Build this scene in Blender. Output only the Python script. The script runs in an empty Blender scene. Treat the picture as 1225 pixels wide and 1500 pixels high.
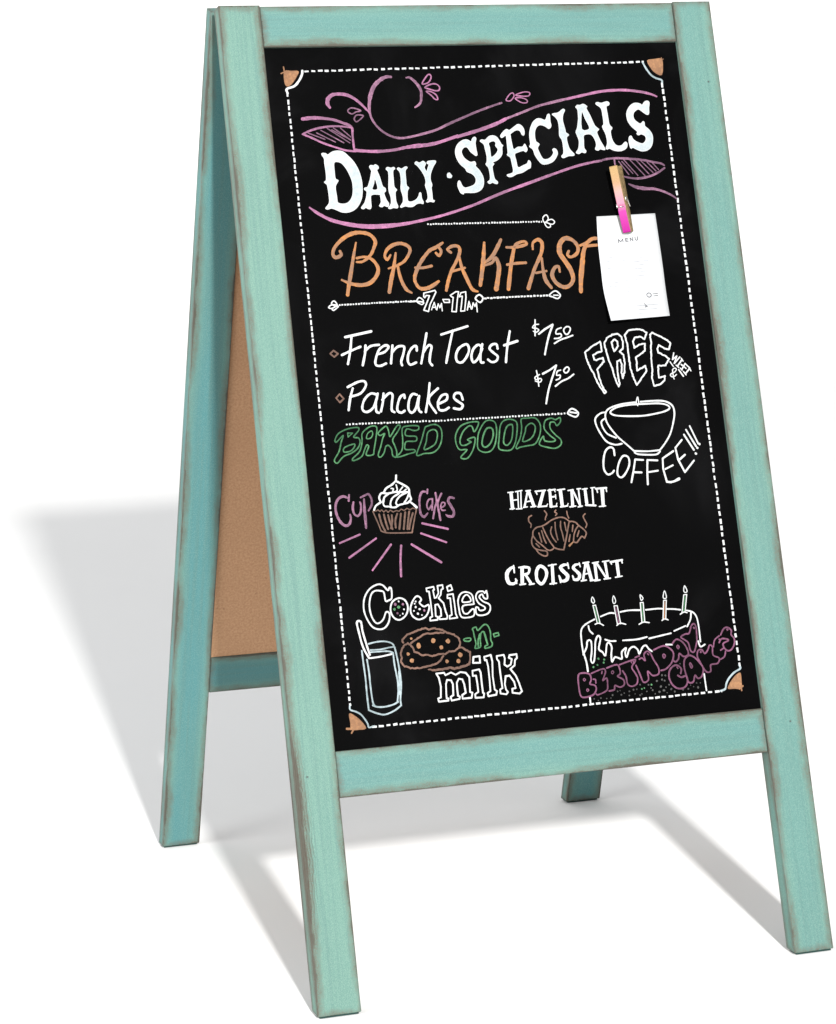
import bpy, bmesh, math, random
from mathutils import Vector, Matrix
from mathutils.geometry import tessellate_polygon
random.seed(7)
S = bpy.context.scene
COL = S.collection

# ---------------------------------------------------------------- camera, world, lamp, exposure
cam = bpy.data.cameras.new('camera'); co = bpy.data.objects.new('camera', cam); COL.objects.link(co)
cam.sensor_fit = 'VERTICAL'; cam.sensor_height = 24.0; cam.lens = 3903.309406 * 24.0 / 1500.0
cam.shift_x = (612.5 - 501.747322) / 1500.0; cam.shift_y = (458.878937 - 750.0) / 1500.0
co.location = (-0.924944, -2.395981, 0.835948); co.rotation_euler = (1.471051, 0.014090, -0.322507)
cam.clip_end = 200; S.camera = co

world = bpy.data.worlds.new('World'); S.world = world; world.use_nodes = True
bg = world.node_tree.nodes['Background']; bg.inputs[0].default_value = (0.985, 1.0, 1.02, 1); bg.inputs[1].default_value = 0.55

LAMP_DIR = Vector((-0.107703, -0.932043, 0.345971)); LAMP_DIST = 13.0
la = bpy.data.lights.new('studio_lamp', 'AREA'); la.shape = 'DISK'; la.size = 0.60; la.energy = 3100; la.color = (1.0, 0.985, 0.96)
lo = bpy.data.objects.new('studio_lamp', la); COL.objects.link(lo)
lo.location = Vector((-0.25, 0.02, 0.878)) + LAMP_DIR * LAMP_DIST
lo.rotation_euler = (-LAMP_DIR).to_track_quat('-Z', 'Y').to_euler()

lb = bpy.data.lights.new('side_softbox', 'AREA'); lb.shape = 'RECTANGLE'; lb.size = 2.0; lb.size_y = 1.5; lb.energy = 118; lb.color = (0.98, 1.0, 1.0)
lbo = bpy.data.objects.new('side_softbox', lb); COL.objects.link(lbo); lbo.location = (-3.6, -0.9, 0.80)
lbo.rotation_euler = (Vector((0, 0, .45)) - lbo.location).to_track_quat('-Z', 'Y').to_euler()

vs = S.view_settings; vs.view_transform = 'Standard'; vs.look = 'None'; vs.exposure = 0; vs.gamma = 1; vs.use_curve_mapping = False

# ---------------------------------------------------------------- node helpers
def new_mat(name):
    m = bpy.data.materials.new(name); m.use_nodes = True
    nt = m.node_tree; return m, nt, nt.nodes['Principled BSDF']
class N:
    def __init__(self, nt): self.nt = nt
    def node(self, t, **kw):
        n = self.nt.nodes.new(t)
        for k, v in kw.items(): setattr(n, k, v)
        return n
    def link(self, a, b): self.nt.links.new(a, b)
    def put(self, sock, v):
        if hasattr(v, 'is_linked') or hasattr(v, 'links'): self.link(v, sock)
        else: sock.default_value = v
    def math(self, op, a, b=0.0, c=0.0, clamp=False):
        n = self.node('ShaderNodeMath', operation=op, use_clamp=clamp)
        self.put(n.inputs[0], a); self.put(n.inputs[1], b); self.put(n.inputs[2], c); return n.outputs[0]
    def noise(self, vec, scale, detail=4, rough=0.55, dist=0.0):
        n = self.node('ShaderNodeTexNoise'); self.link(vec, n.inputs['Vector'])
        n.inputs['Scale'].default_value = scale; n.inputs['Detail'].default_value = detail
        n.inputs['Roughness'].default_value = rough; n.inputs['Distortion'].default_value = dist
        return n.outputs['Fac']
    def maprange(self, v, a, b, c=0.0, d=1.0, smooth=True):
        n = self.node('ShaderNodeMapRange'); n.interpolation_type = 'SMOOTHSTEP' if smooth else 'LINEAR'
        self.put(n.inputs[0], v); n.inputs[1].default_value = a; n.inputs[2].default_value = b; n.inputs[3].default_value = c; n.inputs[4].default_value = d
        return n.outputs[0]
    def mix(self, f, a, b):
        n = self.node('ShaderNodeMix', data_type='RGBA'); self.put(n.inputs[0], f)
        for s, v in ((n.inputs[6], a), (n.inputs[7], b)):
            if isinstance(v, tuple): s.default_value = (v + (1,))[:4]
            else: self.link(v, s)
        return n.outputs[2]
    def scaled(self, vec, sc):
        n = self.node('ShaderNodeMapping'); self.link(vec, n.inputs[0]); n.inputs['Scale'].default_value = sc; return n.outputs[0]

def lin(r, g, b, k=1.0):
    f = lambda c: (c / 255 / 12.92) if c / 255 <= .04045 else ((c / 255 + .055) / 1.055) ** 2.4
    return (f(r) * k, f(g) * k, f(b) * k)

# ---------------------------------------------------------------- materials
def mat_paint():
    m, nt, b = new_mat('distressed_turquoise_paint'); n = N(nt)
    uv = n.node('ShaderNodeUVMap', uv_map='edge').outputs[0]; sz = n.node('ShaderNodeUVMap', uv_map='size').outputs[0]
    def sep(v):
        s = n.node('ShaderNodeSeparateXYZ'); n.link(v, s.inputs[0]); return s.outputs[0], s.outputs[1]
    u, v = sep(uv); W, L = sep(sz)
    du = n.math('MINIMUM', u, n.math('SUBTRACT', W, u)); dv = n.math('MINIMUM', v, n.math('SUBTRACT', L, v))
    oi = n.node('ShaderNodeObjectInfo').outputs['Random']
    cmb = n.node('ShaderNodeCombineXYZ'); n.link(u, cmb.inputs[0]); n.link(v, cmb.inputs[1]); n.link(n.math('MULTIPLY', oi, 7.3), cmb.inputs[2])
    p = cmb.outputs[0]                                     # x across the board, y along the grain
    g = n.node('ShaderNodeNewGeometry').outputs['Position']
    long_ = n.noise(n.scaled(p, (18, 9, 1)), 1, 4, .6)           # slow change along the edge
    ragged = n.noise(n.scaled(p, (210, 80, 1)), 1, 6, .72)
    fine = n.noise(n.scaled(p, (1500, 900, 1)), 1, 3, .7)
    grain = n.noise(n.scaled(p, (320, 7, 1)), 1, 4, .6)
    broad = n.noise(n.scaled(p, (22, 4, 1)), 1, 3, .5)
    kn = n.node('ShaderNodeAttribute', attribute_type='OBJECT', attribute_name='knot_along').outputs['Fac']
    kd = n.math('DIVIDE', n.math('SUBTRACT', v, kn), 0.095)
    kg = n.math('MULTIPLY', n.math('POWER', 2.718, n.math('MULTIPLY', -1.0, n.math('MULTIPLY', kd, kd))), n.maprange(u, 0.0, 0.022, 1, 0))
    d = n.math('MINIMUM', du, n.math('ADD', dv, 0.0008))
    d1 = n.math('ADD', d, n.math('MULTIPLY', n.math('SUBTRACT', ragged, .5), 0.010))
    d1 = n.math('ADD', d1, n.math('MULTIPLY', n.math('SUBTRACT', long_, .5), 0.022))
    d1 = n.math('SUBTRACT', d1, n.math('MULTIPLY', kg, 0.006))
    rub = n.maprange(d1, 0.0080, 0.0012)
    rub = n.math('MULTIPLY', rub, n.maprange(fine, .38, .62, .25, 1.0))
    d2 = n.math('ADD', d, n.math('MULTIPLY', n.math('SUBTRACT', ragged, .5), 0.006))
    d2 = n.math('ADD', d2, n.math('MULTIPLY', n.math('SUBTRACT', grain, .5), 0.004))
    d2 = n.math('ADD', d2, n.math('MULTIPLY', n.math('SUBTRACT', long_, .5), 0.012))
    d2 = n.math('SUBTRACT', d2, n.math('MULTIPLY', kg, 0.0035))
    bare = n.maprange(d2, 0.0019, -0.0004)
    ring = n.node('ShaderNodeTexWave'); ring.bands_direction = 'X'; ring.inputs['Scale'].default_value = 130; ring.inputs['Distortion'].default_value = 7; ring.inputs['Detail'].default_value = 2
    n.link(n.scaled(p, (1, .55, 1)), ring.inputs[0])
    crack = n.math('MULTIPLY', n.maprange(ring.outputs['Fac'], .72, .95), n.maprange(kg, .15, .75))
    tint = n.node('ShaderNodeAttribute', attribute_type='OBJECT', attribute_name='paint_shade_tint').outputs['Fac']
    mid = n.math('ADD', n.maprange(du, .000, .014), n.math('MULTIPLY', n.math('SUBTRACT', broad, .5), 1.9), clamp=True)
    base = n.mix(n.math('MULTIPLY', tint, n.math('ADD', .35, n.math('MULTIPLY', mid, .65))), (0.11, 0.207, 0.165), (0.047, 0.158, 0.168))  # bluer second colour is also darker: the rear frame's shade painted in
    base = n.mix(n.math('MULTIPLY', n.maprange(grain, .40, .70), .45), base, (0.06, 0.134, 0.122))
    base = n.mix(n.math('MULTIPLY', n.maprange(fine, .46, .64), .34), base, (0.19, 0.275, 0.24))
    base = n.mix(n.math('MULTIPLY', n.maprange(fine, .52, .36), .42), base, (0.06, 0.134, 0.122))
    base = n.mix(n.math('MULTIPLY', rub, .92), base, (0.088, 0.081, 0.062))
    base = n.mix(n.math('MULTIPLY', bare, .75), base, (0.046, 0.031, 0.022))
    base = n.mix(n.math('MULTIPLY', crack, .6), base, (0.046, 0.031, 0.022))
    n.link(base, b.inputs['Base Color']); b.inputs['Roughness'].default_value = .62; b.inputs['Specular IOR Level'].default_value = .25
    h = n.math('ADD', n.math('MULTIPLY', grain, .5), n.math('MULTIPLY', fine, .35)); h = n.math('SUBTRACT', h, n.math('MULTIPLY', bare, .8)); h = n.math('SUBTRACT', h, n.math('MULTIPLY', crack, .8))
    bp = n.node('ShaderNodeBump'); bp.inputs['Strength'].default_value = .35; bp.inputs['Distance'].default_value = .0006
    n.link(h, bp.inputs['Height']); n.link(bp.outputs[0], b.inputs['Normal'])
    return m

def mat_speckle(name, a, bcol, sc, rough=.9, spec=.1, bump=.0):
    m, nt, b = new_mat(name); n = N(nt)
    p = n.node('ShaderNodeTexCoord').outputs['Object']
    f = n.noise(p, sc, 5, .7); f2 = n.noise(p, sc * .04, 3)
    f3 = n.math('MULTIPLY', n.maprange(n.noise(p, sc * .3, 2), .70, .78), .45)
    c = n.mix(n.maprange(f, .3, .7), a, bcol); c = n.mix(n.math('MULTIPLY', n.maprange(f2, .35, .7), .25), c, bcol)
    c = n.mix(f3, c, tuple(x * .5 for x in bcol))
    n.link(c, b.inputs['Base Color']); b.inputs['Roughness'].default_value = rough; b.inputs['Specular IOR Level'].default_value = spec
    if bump:
        bp = n.node('ShaderNodeBump'); bp.inputs['Distance'].default_value = bump; n.link(f, bp.inputs['Height']); n.link(bp.outputs[0], b.inputs['Normal'])
    return m

def mat_board():
    m, nt, b = new_mat('black_chalkboard'); n = N(nt)
    p = n.node('ShaderNodeTexCoord').outputs['Object']
    smudge = n.noise(n.scaled(p, (1, .8, 1)), 9, 4, .55, .6); fine = n.noise(p, 900, 2)
    big = n.noise(p, 3.0, 2)
    k = n.math('MULTIPLY', n.maprange(smudge, .48, .80), n.maprange(big, .4, .65))
    c = n.mix(n.math('MULTIPLY', k, .42), (.0014, .0014, .0015), (.014, .014, .015))
    c = n.mix(n.math('MULTIPLY', n.maprange(fine, .62, .8), .3), c, (.006, .006, .006))
    n.link(c, b.inputs['Base Color']); b.inputs['Roughness'].default_value = .42; b.inputs['Specular IOR Level'].default_value = .012
    return m

def mat_chalk(name, a, bcol, sc=260, lo_=.42, hi=.72, amt=1.0):
    m, nt, b = new_mat(name); n = N(nt)
    p = n.node('ShaderNodeTexCoord').outputs['Object']
    f = n.noise(p, sc, 4, .65); f2 = n.noise(p, 22, 3)
    core = n.node('ShaderNodeAttribute', attribute_name='core').outputs['Fac']
    f = n.math('ADD', f, n.math('MULTIPLY', n.math('SUBTRACT', core, .5), .16))
    k = n.math('ADD', n.math('MULTIPLY', n.maprange(f, lo_, hi), .65), n.math('MULTIPLY', n.maprange(f2, .4, .66), .6), clamp=True)
    n.link(n.mix(n.math('MULTIPLY', k, amt), a, bcol), b.inputs['Base Color']); b.inputs['Roughness'].default_value = .95; b.inputs['Specular IOR Level'].default_value = .05
    return m

def mat_plain(name, c, rough=.6, spec=.3, metal=0.0, vary=.25, sc=150):
    m, nt, b = new_mat(name); n = N(nt)
    p = n.node('ShaderNodeTexCoord').outputs['Object']
    n.link(n.mix(n.maprange(n.noise(p, sc, 3), .35, .7), c, tuple(x * (1 - vary) for x in c)), b.inputs['Base Color'])
    b.inputs['Roughness'].default_value = rough; b.inputs['Specular IOR Level'].default_value = spec; b.inputs['Metallic'].default_value = metal
    return m

PAINT = mat_paint()
BOARD = mat_board()
HARDBOARD = mat_speckle('brown_hardboard', (0.46, 0.275, 0.16), (0.34, 0.195, 0.11), 420, bump=.0002)
PAD = mat_plain('dark_foot_pad', (.02, .05, .045), .8, .1)
BACKDROP = mat_plain('white_studio_sweep', (0.81,) * 3, .9, 0.0, vary=.012, sc=2)
CH = {
 'w': mat_chalk('white_chalk_marker', (.465, .47, .47), (.37, .395, .405), 300, .5, .8, .6),
 'v': mat_chalk('white_chalk_filling', (.375, .41, .42), (.275, .315, .33), 260, .4, .72, .9),
 'c': mat_chalk('pale_blue_chalk_marker', (.31, .37, .39), (.165, .21, .22), 200),
 'p': mat_chalk('pink_chalk_marker', (.36, .14, .262), (.165, .082, .132), 330, .36, .60),
 'q': mat_chalk('faded_pink_chalk_marker', (.27, .135, .208), (.105, .058, .088), 330, .36, .60),
 'o': mat_chalk('orange_chalk_marker', (.37, .155, .050), (.19, .108, .070), 330, .36, .60),
 'g': mat_chalk('green_chalk_marker', (.082, .215, .098), (.032, .095, .045), 330, .36, .60),
 'b': mat_chalk('brown_chalk_marker', (.185, .106, .08), (.095, .060, .048), 330, .38, .64),
 'm': mat_chalk('mauve_chalk_marker', (.19, .075, .135), (.09, .04, .066), 330, .38, .64),
 't': mat_chalk('tan_chalk_marker', (.275, .145, .075), (.17, .092, .054), 330, .38, .62),
 'k': mat_chalk('grey_chalk_speck', (.07, .07, .068), (.03, .03, .03), 90),
}

# ---------------------------------------------------------------- object helpers
def link(name, me, mats, parent=None, matrix=None, label=None):
    o = bpy.data.objects.new(name, me); COL.objects.link(o)
    for m in mats: me.materials.append(m)
    if parent: o.parent = parent
    if matrix is not None: o.matrix_local = matrix
    if label: o['label'] = label
    return o
def thing(name, loc, label, cat):
    o = bpy.data.objects.new(name, None); COL.objects.link(o); o.location = loc; o['label'] = label; o['category'] = cat
    o.empty_display_size = .05; return o
def bevel(o, w=.0013, seg=2):
    b = o.modifiers.new('bevel', 'BEVEL'); b.width = w; b.segments = seg; b.limit_method = 'ANGLE'; b.angle_limit = .6

def beam(name, x0, x1, y0, y1, z0, z1, along, mat, parent, matrix, label=None, foot=None, bev=.0008, tint=.5):
    """box in the frame's own axes; uv 'edge' = metres across / along the grain, uv 'size' = the face's extent"""
    bm = bmesh.new(); e = bm.loops.layers.uv.new('edge'); s = bm.loops.layers.uv.new('size')
    c = {}
    for i, x in enumerate((x0, x1)):
        for j, y in enumerate((y0, y1)):
            for k, z in enumerate((z0, z1)):
                yy = foot(z) if (foot and j == 0) else y
                c[i, j, k] = bm.verts.new((x, yy, z))
    faces = [((0,0,1),(1,0,1),(1,1,1),(0,1,1)), ((1,0,0),(0,0,0),(0,1,0),(1,1,0)), ((0,0,0),(0,0,1),(0,1,1),(0,1,0)),
             ((1,0,1),(1,0,0),(1,1,0),(1,1,1)), ((0,1,1),(1,1,1),(1,1,0),(0,1,0)), ((0,0,0),(1,0,0),(1,0,1),(0,0,1))]
    ext = (x1 - x0, y1 - y0, z1 - z0); org = (x0, y0, z0)
    for fc in faces:
        f = bm.faces.new([c[q] for q in fc])
        varying = [a for a in range(3) if len({q[a] for q in fc}) == 2]
        la_ = along if along in varying else varying[-1]
        ac = [a for a in varying if a != la_][0]
        for lp, q in zip(f.loops, fc):
            lp[e].uv = (ext[ac] * q[ac], ext[la_] * q[la_]); lp[s].uv = (ext[ac], ext[la_])
    me = bpy.data.meshes.new(name); bm.to_mesh(me); bm.free()
    o = link(name, me, [mat], parent, matrix, label); o['knot_along'] = -9.0; o['paint_shade_tint'] = tint
    bevel(o, bev); return o

# ---------------------------------------------------------------- chalk line builder (lines have their own small thickness on the board)
def catmull(pts, closed, k=4):
    n = len(pts)
    if n < 3: return pts
    out = []
    rng = range(n if closed else n - 1)
    for i in rng:
        g = lambda j: pts[j % n] if closed else pts[max(0, min(n - 1, j))]
        p0, p1, p2, p3 = g(i - 1), g(i), g(i + 1), g(i + 2)
        for s in range(k):
            t = s / k; t2 = t * t; t3 = t2 * t
            out.append(tuple(.5 * (2 * b_ + (c_ - a_) * t + (2 * a_ - 5 * b_ + 4 * c_ - d_) * t2 + (3 * b_ - a_ - 3 * c_ + d_) * t3) for a_, b_, c_, d_ in zip(p0, p1, p2, p3)))
    if not closed: out.append(pts[-1])
    return out
def resample(pts, closed, step, amp):
    out = []; n = len(pts)
    for i in range(n if closed else n - 1):
        a, b = pts[i], pts[(i + 1) % n]; L = math.hypot(b[0] - a[0], b[1] - a[1]); m = max(1, int(round(L / step)))
        for s in range(m):
            t = s / m; out.append((a[0] + (b[0] - a[0]) * t + random.uniform(-amp, amp), a[1] + (b[1] - a[1]) * t + random.uniform(-amp, amp), a[2] + (b[2] - a[2]) * t))
    if not closed: out.append(pts[-1])
    return out
class Ink:
    """collects chalk lines, dots and filled shapes of one drawing into one mesh"""
    def __init__(self, surf): self.v = []; self.c = []; self.f = []; self.mi = []; self.keys = []; self.surf = surf
    def mat(self, c):
        if c not in self.keys: self.keys.append(c)
        return self.keys.index(c)
    def add(self, x, y, h): self.v.append(self.surf(x, y, h)); self.c.append(min(1.0, h / .00018)); return len(self.v) - 1
    def face(self, ids, m): self.f.append(ids); self.mi.append(m)
    def line(self, c, pts, closed=False, hgt=.00022, caps=True):
        m = self.mat(c); pts = [p for i, p in enumerate(pts) if i == 0 or math.hypot(p[0] - pts[i - 1][0], p[1] - pts[i - 1][1]) > 1e-5]
        n = len(pts)
        if n < 2: return
        if caps:
            def turn(i):
                a, b, c_ = pts[i - 1], pts[i], pts[(i + 1) % n]
                u = Vector((b[0] - a[0], b[1] - a[1])); w_ = Vector((c_[0] - b[0], c_[1] - b[1]))
                return u.length < 1e-9 or w_.length < 1e-9 or u.normalized().dot(w_.normalized()) > .3
            cuts = [i for i in (range(n) if closed else range(1, n - 1)) if not turn(i)]
            if cuts:
                if closed:
                    seq = cuts + [cuts[0] + n]; runs = [[pts[k % n] for k in range(p, q + 1)] for p, q in zip(seq, seq[1:])]
                else:
                    seq = [0] + cuts + [n - 1]; runs = [pts[p:q + 1] for p, q in zip(seq, seq[1:])]
                for r_ in runs: self.strip(m, r_, False, hgt, True)
                return
        self.strip(m, pts, closed, hgt, caps)
    def strip(self, m, pts, closed, hgt, caps):
        n = len(pts)
        if n < 2: return
        hgt += random.uniform(0, .00007); rows = []
        for i, (x, y, w) in enumerate(pts):
            a = pts[i - 1] if (i or closed) else pts[i]; b = pts[(i + 1) % n] if (i < n - 1 or closed) else pts[i]
            d0 = Vector((x - a[0], y - a[1])); d1 = Vector((b[0] - x, b[1] - y))
            d0 = d0.normalized() if d0.length > 1e-9 else d1.normalized(); d1 = d1.normalized() if d1.length > 1e-9 else d0
            t = d0 + d1; t = t.normalized() if t.length > .2 else d1
            nx, ny = -t.y, t.x; k = min(1.5, 1 / max(.5, t.dot(d1))); r = .395 * w * random.uniform(.88, 1.12) * k
            rows.append((self.add(x + nx * r, y + ny * r, .00002), self.add(x + nx * r * .5, y + ny * r * .5, hgt * .85), self.add(x - nx * r * .5, y - ny * r * .5, hgt * .85), self.add(x - nx * r, y - ny * r, .00002)))
        for i in range(n if closed else n - 1):
            p, q = rows[i], rows[(i + 1) % n]
            for k in range(3): self.face((p[k], p[k + 1], q[k + 1], q[k]), m)
        if not closed and caps:
            for i, j in ((0, 1), (n - 1, n - 2)):
                x, y, w = pts[i]; d = Vector((x - pts[j][0], y - pts[j][1])).normalized(); r = .395 * w
                ring = [rows[i][0 if i else 3]]
                s = 1 if i else 1
                nx, ny = (-d.y, d.x)
                arc = []
                for k in range(0, 6):
                    a = math.pi * (k / 5); ca, sa = math.cos(a), math.sin(a)
                    arc.append(self.add(x + (nx * ca + d.x * sa) * r, y + (ny * ca + d.y * sa) * r, .00002))
                ctr = self.add(x, y, hgt)
                for k in range(5): self.face((arc[k + 1], arc[k], ctr), m)
    def dot(self, c, x, y, r):
        m = self.mat(c); ctr = self.add(x, y, .00022); ph = random.random() * 6; n = 9
        ring = [self.add(x + math.cos(ph + k * 2 * math.pi / n) * r * random.uniform(.8, 1.15), y + math.sin(ph + k * 2 * math.pi / n) * r * random.uniform(.8, 1.15), .00002) for k in range(n)]
        for k in range(n): self.face((ring[k], ring[(k + 1) % n], ctr), m)
    def fill(self, c, outer, holes, hgt):
        m = self.mat(c); polys = [outer] + holes; flat = [p for q in polys for p in q]
        ids = [self.add(p[0], p[1], hgt) for p in flat]
        for t in tessellate_polygon([[Vector((p[0], p[1], 0)) for p in q] for q in polys]):
            a, b, c_ = (flat[i] for i in t)
            ar = (b[0] - a[0]) * (c_[1] - a[1]) - (b[1] - a[1]) * (c_[0] - a[0])
            self.face(tuple(ids[i] for i in (t if ar > 0 else t[::-1])), m)
    def build(self, name, parent, label=None):
        me = bpy.data.meshes.new(name); me.from_pydata([tuple(p) for p in self.v], [], self.f)
        o = link(name, me, [CH[k] for k in self.keys], parent, None, label)
        me.polygons.foreach_set('material_index', self.mi); me.polygons.foreach_set('use_smooth', [True] * len(self.f))
        at = me.attributes.new('core', 'FLOAT', 'POINT'); at.data.foreach_set('value', self.c)
        return o

# ---------------------------------------------------------------- studio sweep (floor curving up into a white wall)
def backdrop():
    prof = [(-16, 0), (3.4, 0)] + [(3.4 + 1.6 * math.sin(a), 1.6 - 1.6 * math.cos(a)) for a in [math.pi / 2 * k / 16 for k in range(1, 17)]] + [(5.0, 7)]
    v = []; f = []
    for x in (-12, 12):
        v += [(x, y, z) for y, z in prof]
    n = len(prof)
    for i in range(n - 1): f.append((i, n + i, n + i + 1, i + 1))
    me = bpy.data.meshes.new('floor'); me.from_pydata(v, [], f); me.polygons.foreach_set('use_smooth', [True] * len(f))
    o = link('floor', me, [BACKDROP]); o['kind'] = 'structure'; o['label'] = 'seamless white studio floor rising behind the sign'
backdrop()

# ---------------------------------------------------------------- the folding sign
W = 0.5; PW = 0.039927; TH = 0.016; RT = 0.040015; V1 = 0.685431; V2 = 0.726174; PAD_H = 0.0022
sign = thing('sandwich_board', (0, 0, 0), 'turquoise distressed wooden A-frame sign with a black chalkboard of daily specials', 'sandwich board')
def frame_matrix(org, ang, front):
    y = Vector((0, math.sin(ang) * (1 if front else -1), math.cos(ang))); x = Vector((1, 0, 0)); z = x.cross(y)
    M = Matrix((x, y, z)).transposed().to_4x4(); M.translation = org; return M
FA = 0.284616; FB = 0.278723
FM = frame_matrix(Vector((-0.250000, -0.017085, 0.875203)), FA, True)
RM = frame_matrix(Vector((-0.250000, 0.007128, 0.872290)), FB, False)
def half(M, ang, front):
    z1, z0 = 0.0, -TH
    zo = M.translation.z; sy, sz = M.col[1].z, M.col[2].z
    foot = lambda z: (PAD_H - zo - z * sz) / sy                 # local y where the post meets its pad
    floor = lambda z: (0.0004 - zo - z * sz) / sy
    for x0 in (0.0, W - PW):
        p = beam('side_post', x0, x0 + PW, foot(0), 0.0 if front else -.0030, z0, z1, 1, PAINT, sign, M, None, foot, tint=(.12 if x0 == 0 else .42) if front else 1.0)  # rear posts take the full tint, with shade put into their colour
        if front and x0 == 0: p['knot_along'] = 0.155
        pad = beam('foot_pad', x0 + .002, x0 + PW - .002, 0, 0, z0 + .0015, z1 - .0015, 1, PAD, p, None, None, None, .0006)
        for vtx in pad.data.vertices:
            vtx.co.y = floor(vtx.co.z) if vtx.index in PADLOW else foot(vtx.co.z) - .0002
    g = .0004
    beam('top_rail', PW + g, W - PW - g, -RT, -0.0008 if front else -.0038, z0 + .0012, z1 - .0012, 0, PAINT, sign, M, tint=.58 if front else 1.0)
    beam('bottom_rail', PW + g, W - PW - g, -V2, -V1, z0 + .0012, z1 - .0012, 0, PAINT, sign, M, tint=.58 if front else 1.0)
    return
PADLOW = {0, 1, 4, 5}
def nail(M, x, y):
    bm = bmesh.new(); bmesh.ops.create_cone(bm, cap_ends=True, segments=12, radius1=.0011, radius2=.0009, depth=.0006, matrix=Matrix.Translation((x, y, .0001)))
    me = bpy.data.meshes.new('nail_head'); bm.to_mesh(me); bm.free()
    link('nail_head', me, [bpy.data.materials.get('dull_nail') or mat_plain('dull_nail', (.06, .09, .08), .5, .3)], [o for o in sign.children if o.name.startswith('side_post')][1 if x > .3 else 0])
half(FM, FA, True); nail(FM, W - .0125, -.0815); nail(FM, W - .014, -.70); nail(FM, .012, -.705)
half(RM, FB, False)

def panel(name, z0, z1, mats, M, label):
    x0, x1, y0, y1 = PW - .004, W - PW + .004, -V1 - .004, -RT + .004
    v = [(x0, y0, z0), (x1, y0, z0), (x1, y1, z0), (x0, y1, z0), (x0, y0, z1), (x1, y0, z1), (x1, y1, z1), (x0, y1, z1)]
    f = [(3, 2, 1, 0), (4, 5, 6, 7), (0, 1, 5, 4), (1, 2, 6, 5), (2, 3, 7, 6), (3, 0, 4, 7)]
    me = bpy.data.meshes.new(name); me.from_pydata(v, [], f)
    o = link(name, me, mats, sign, M, label); me.polygons[0].material_index = len(mats) - 1
    return o
REC = -0.005
board = panel('chalkboard', REC - .004, REC, [BOARD, HARDBOARD], FM, None)
rear = panel('back_panel', -.0055, -.0025, [HARDBOARD, BOARD], RM, 'plain brown hardboard back of the rear panel')
# two small butterfly hinges on top
for hx in (.10, .40):
    v = []; 
    bm = bmesh.new()
    zc = FM.translation.z
    bmesh.ops.create_cone(bm, cap_ends=True, segments=12, radius1=.0022, radius2=.0022, depth=.03, matrix=Matrix.Translation((-W / 2 + hx, .0028, zc - .0065)) @ Matrix.Rotation(math.pi / 2, 4, 'Y'))
    me = bpy.data.meshes.new('hinge'); bm.to_mesh(me); bm.free()
    link('hinge', me, [mat_plain('hinge_steel', (.5, .5, .48), .35, .5, 1.0)] if hx < .2 else [bpy.data.materials['hinge_steel']], sign)

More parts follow.
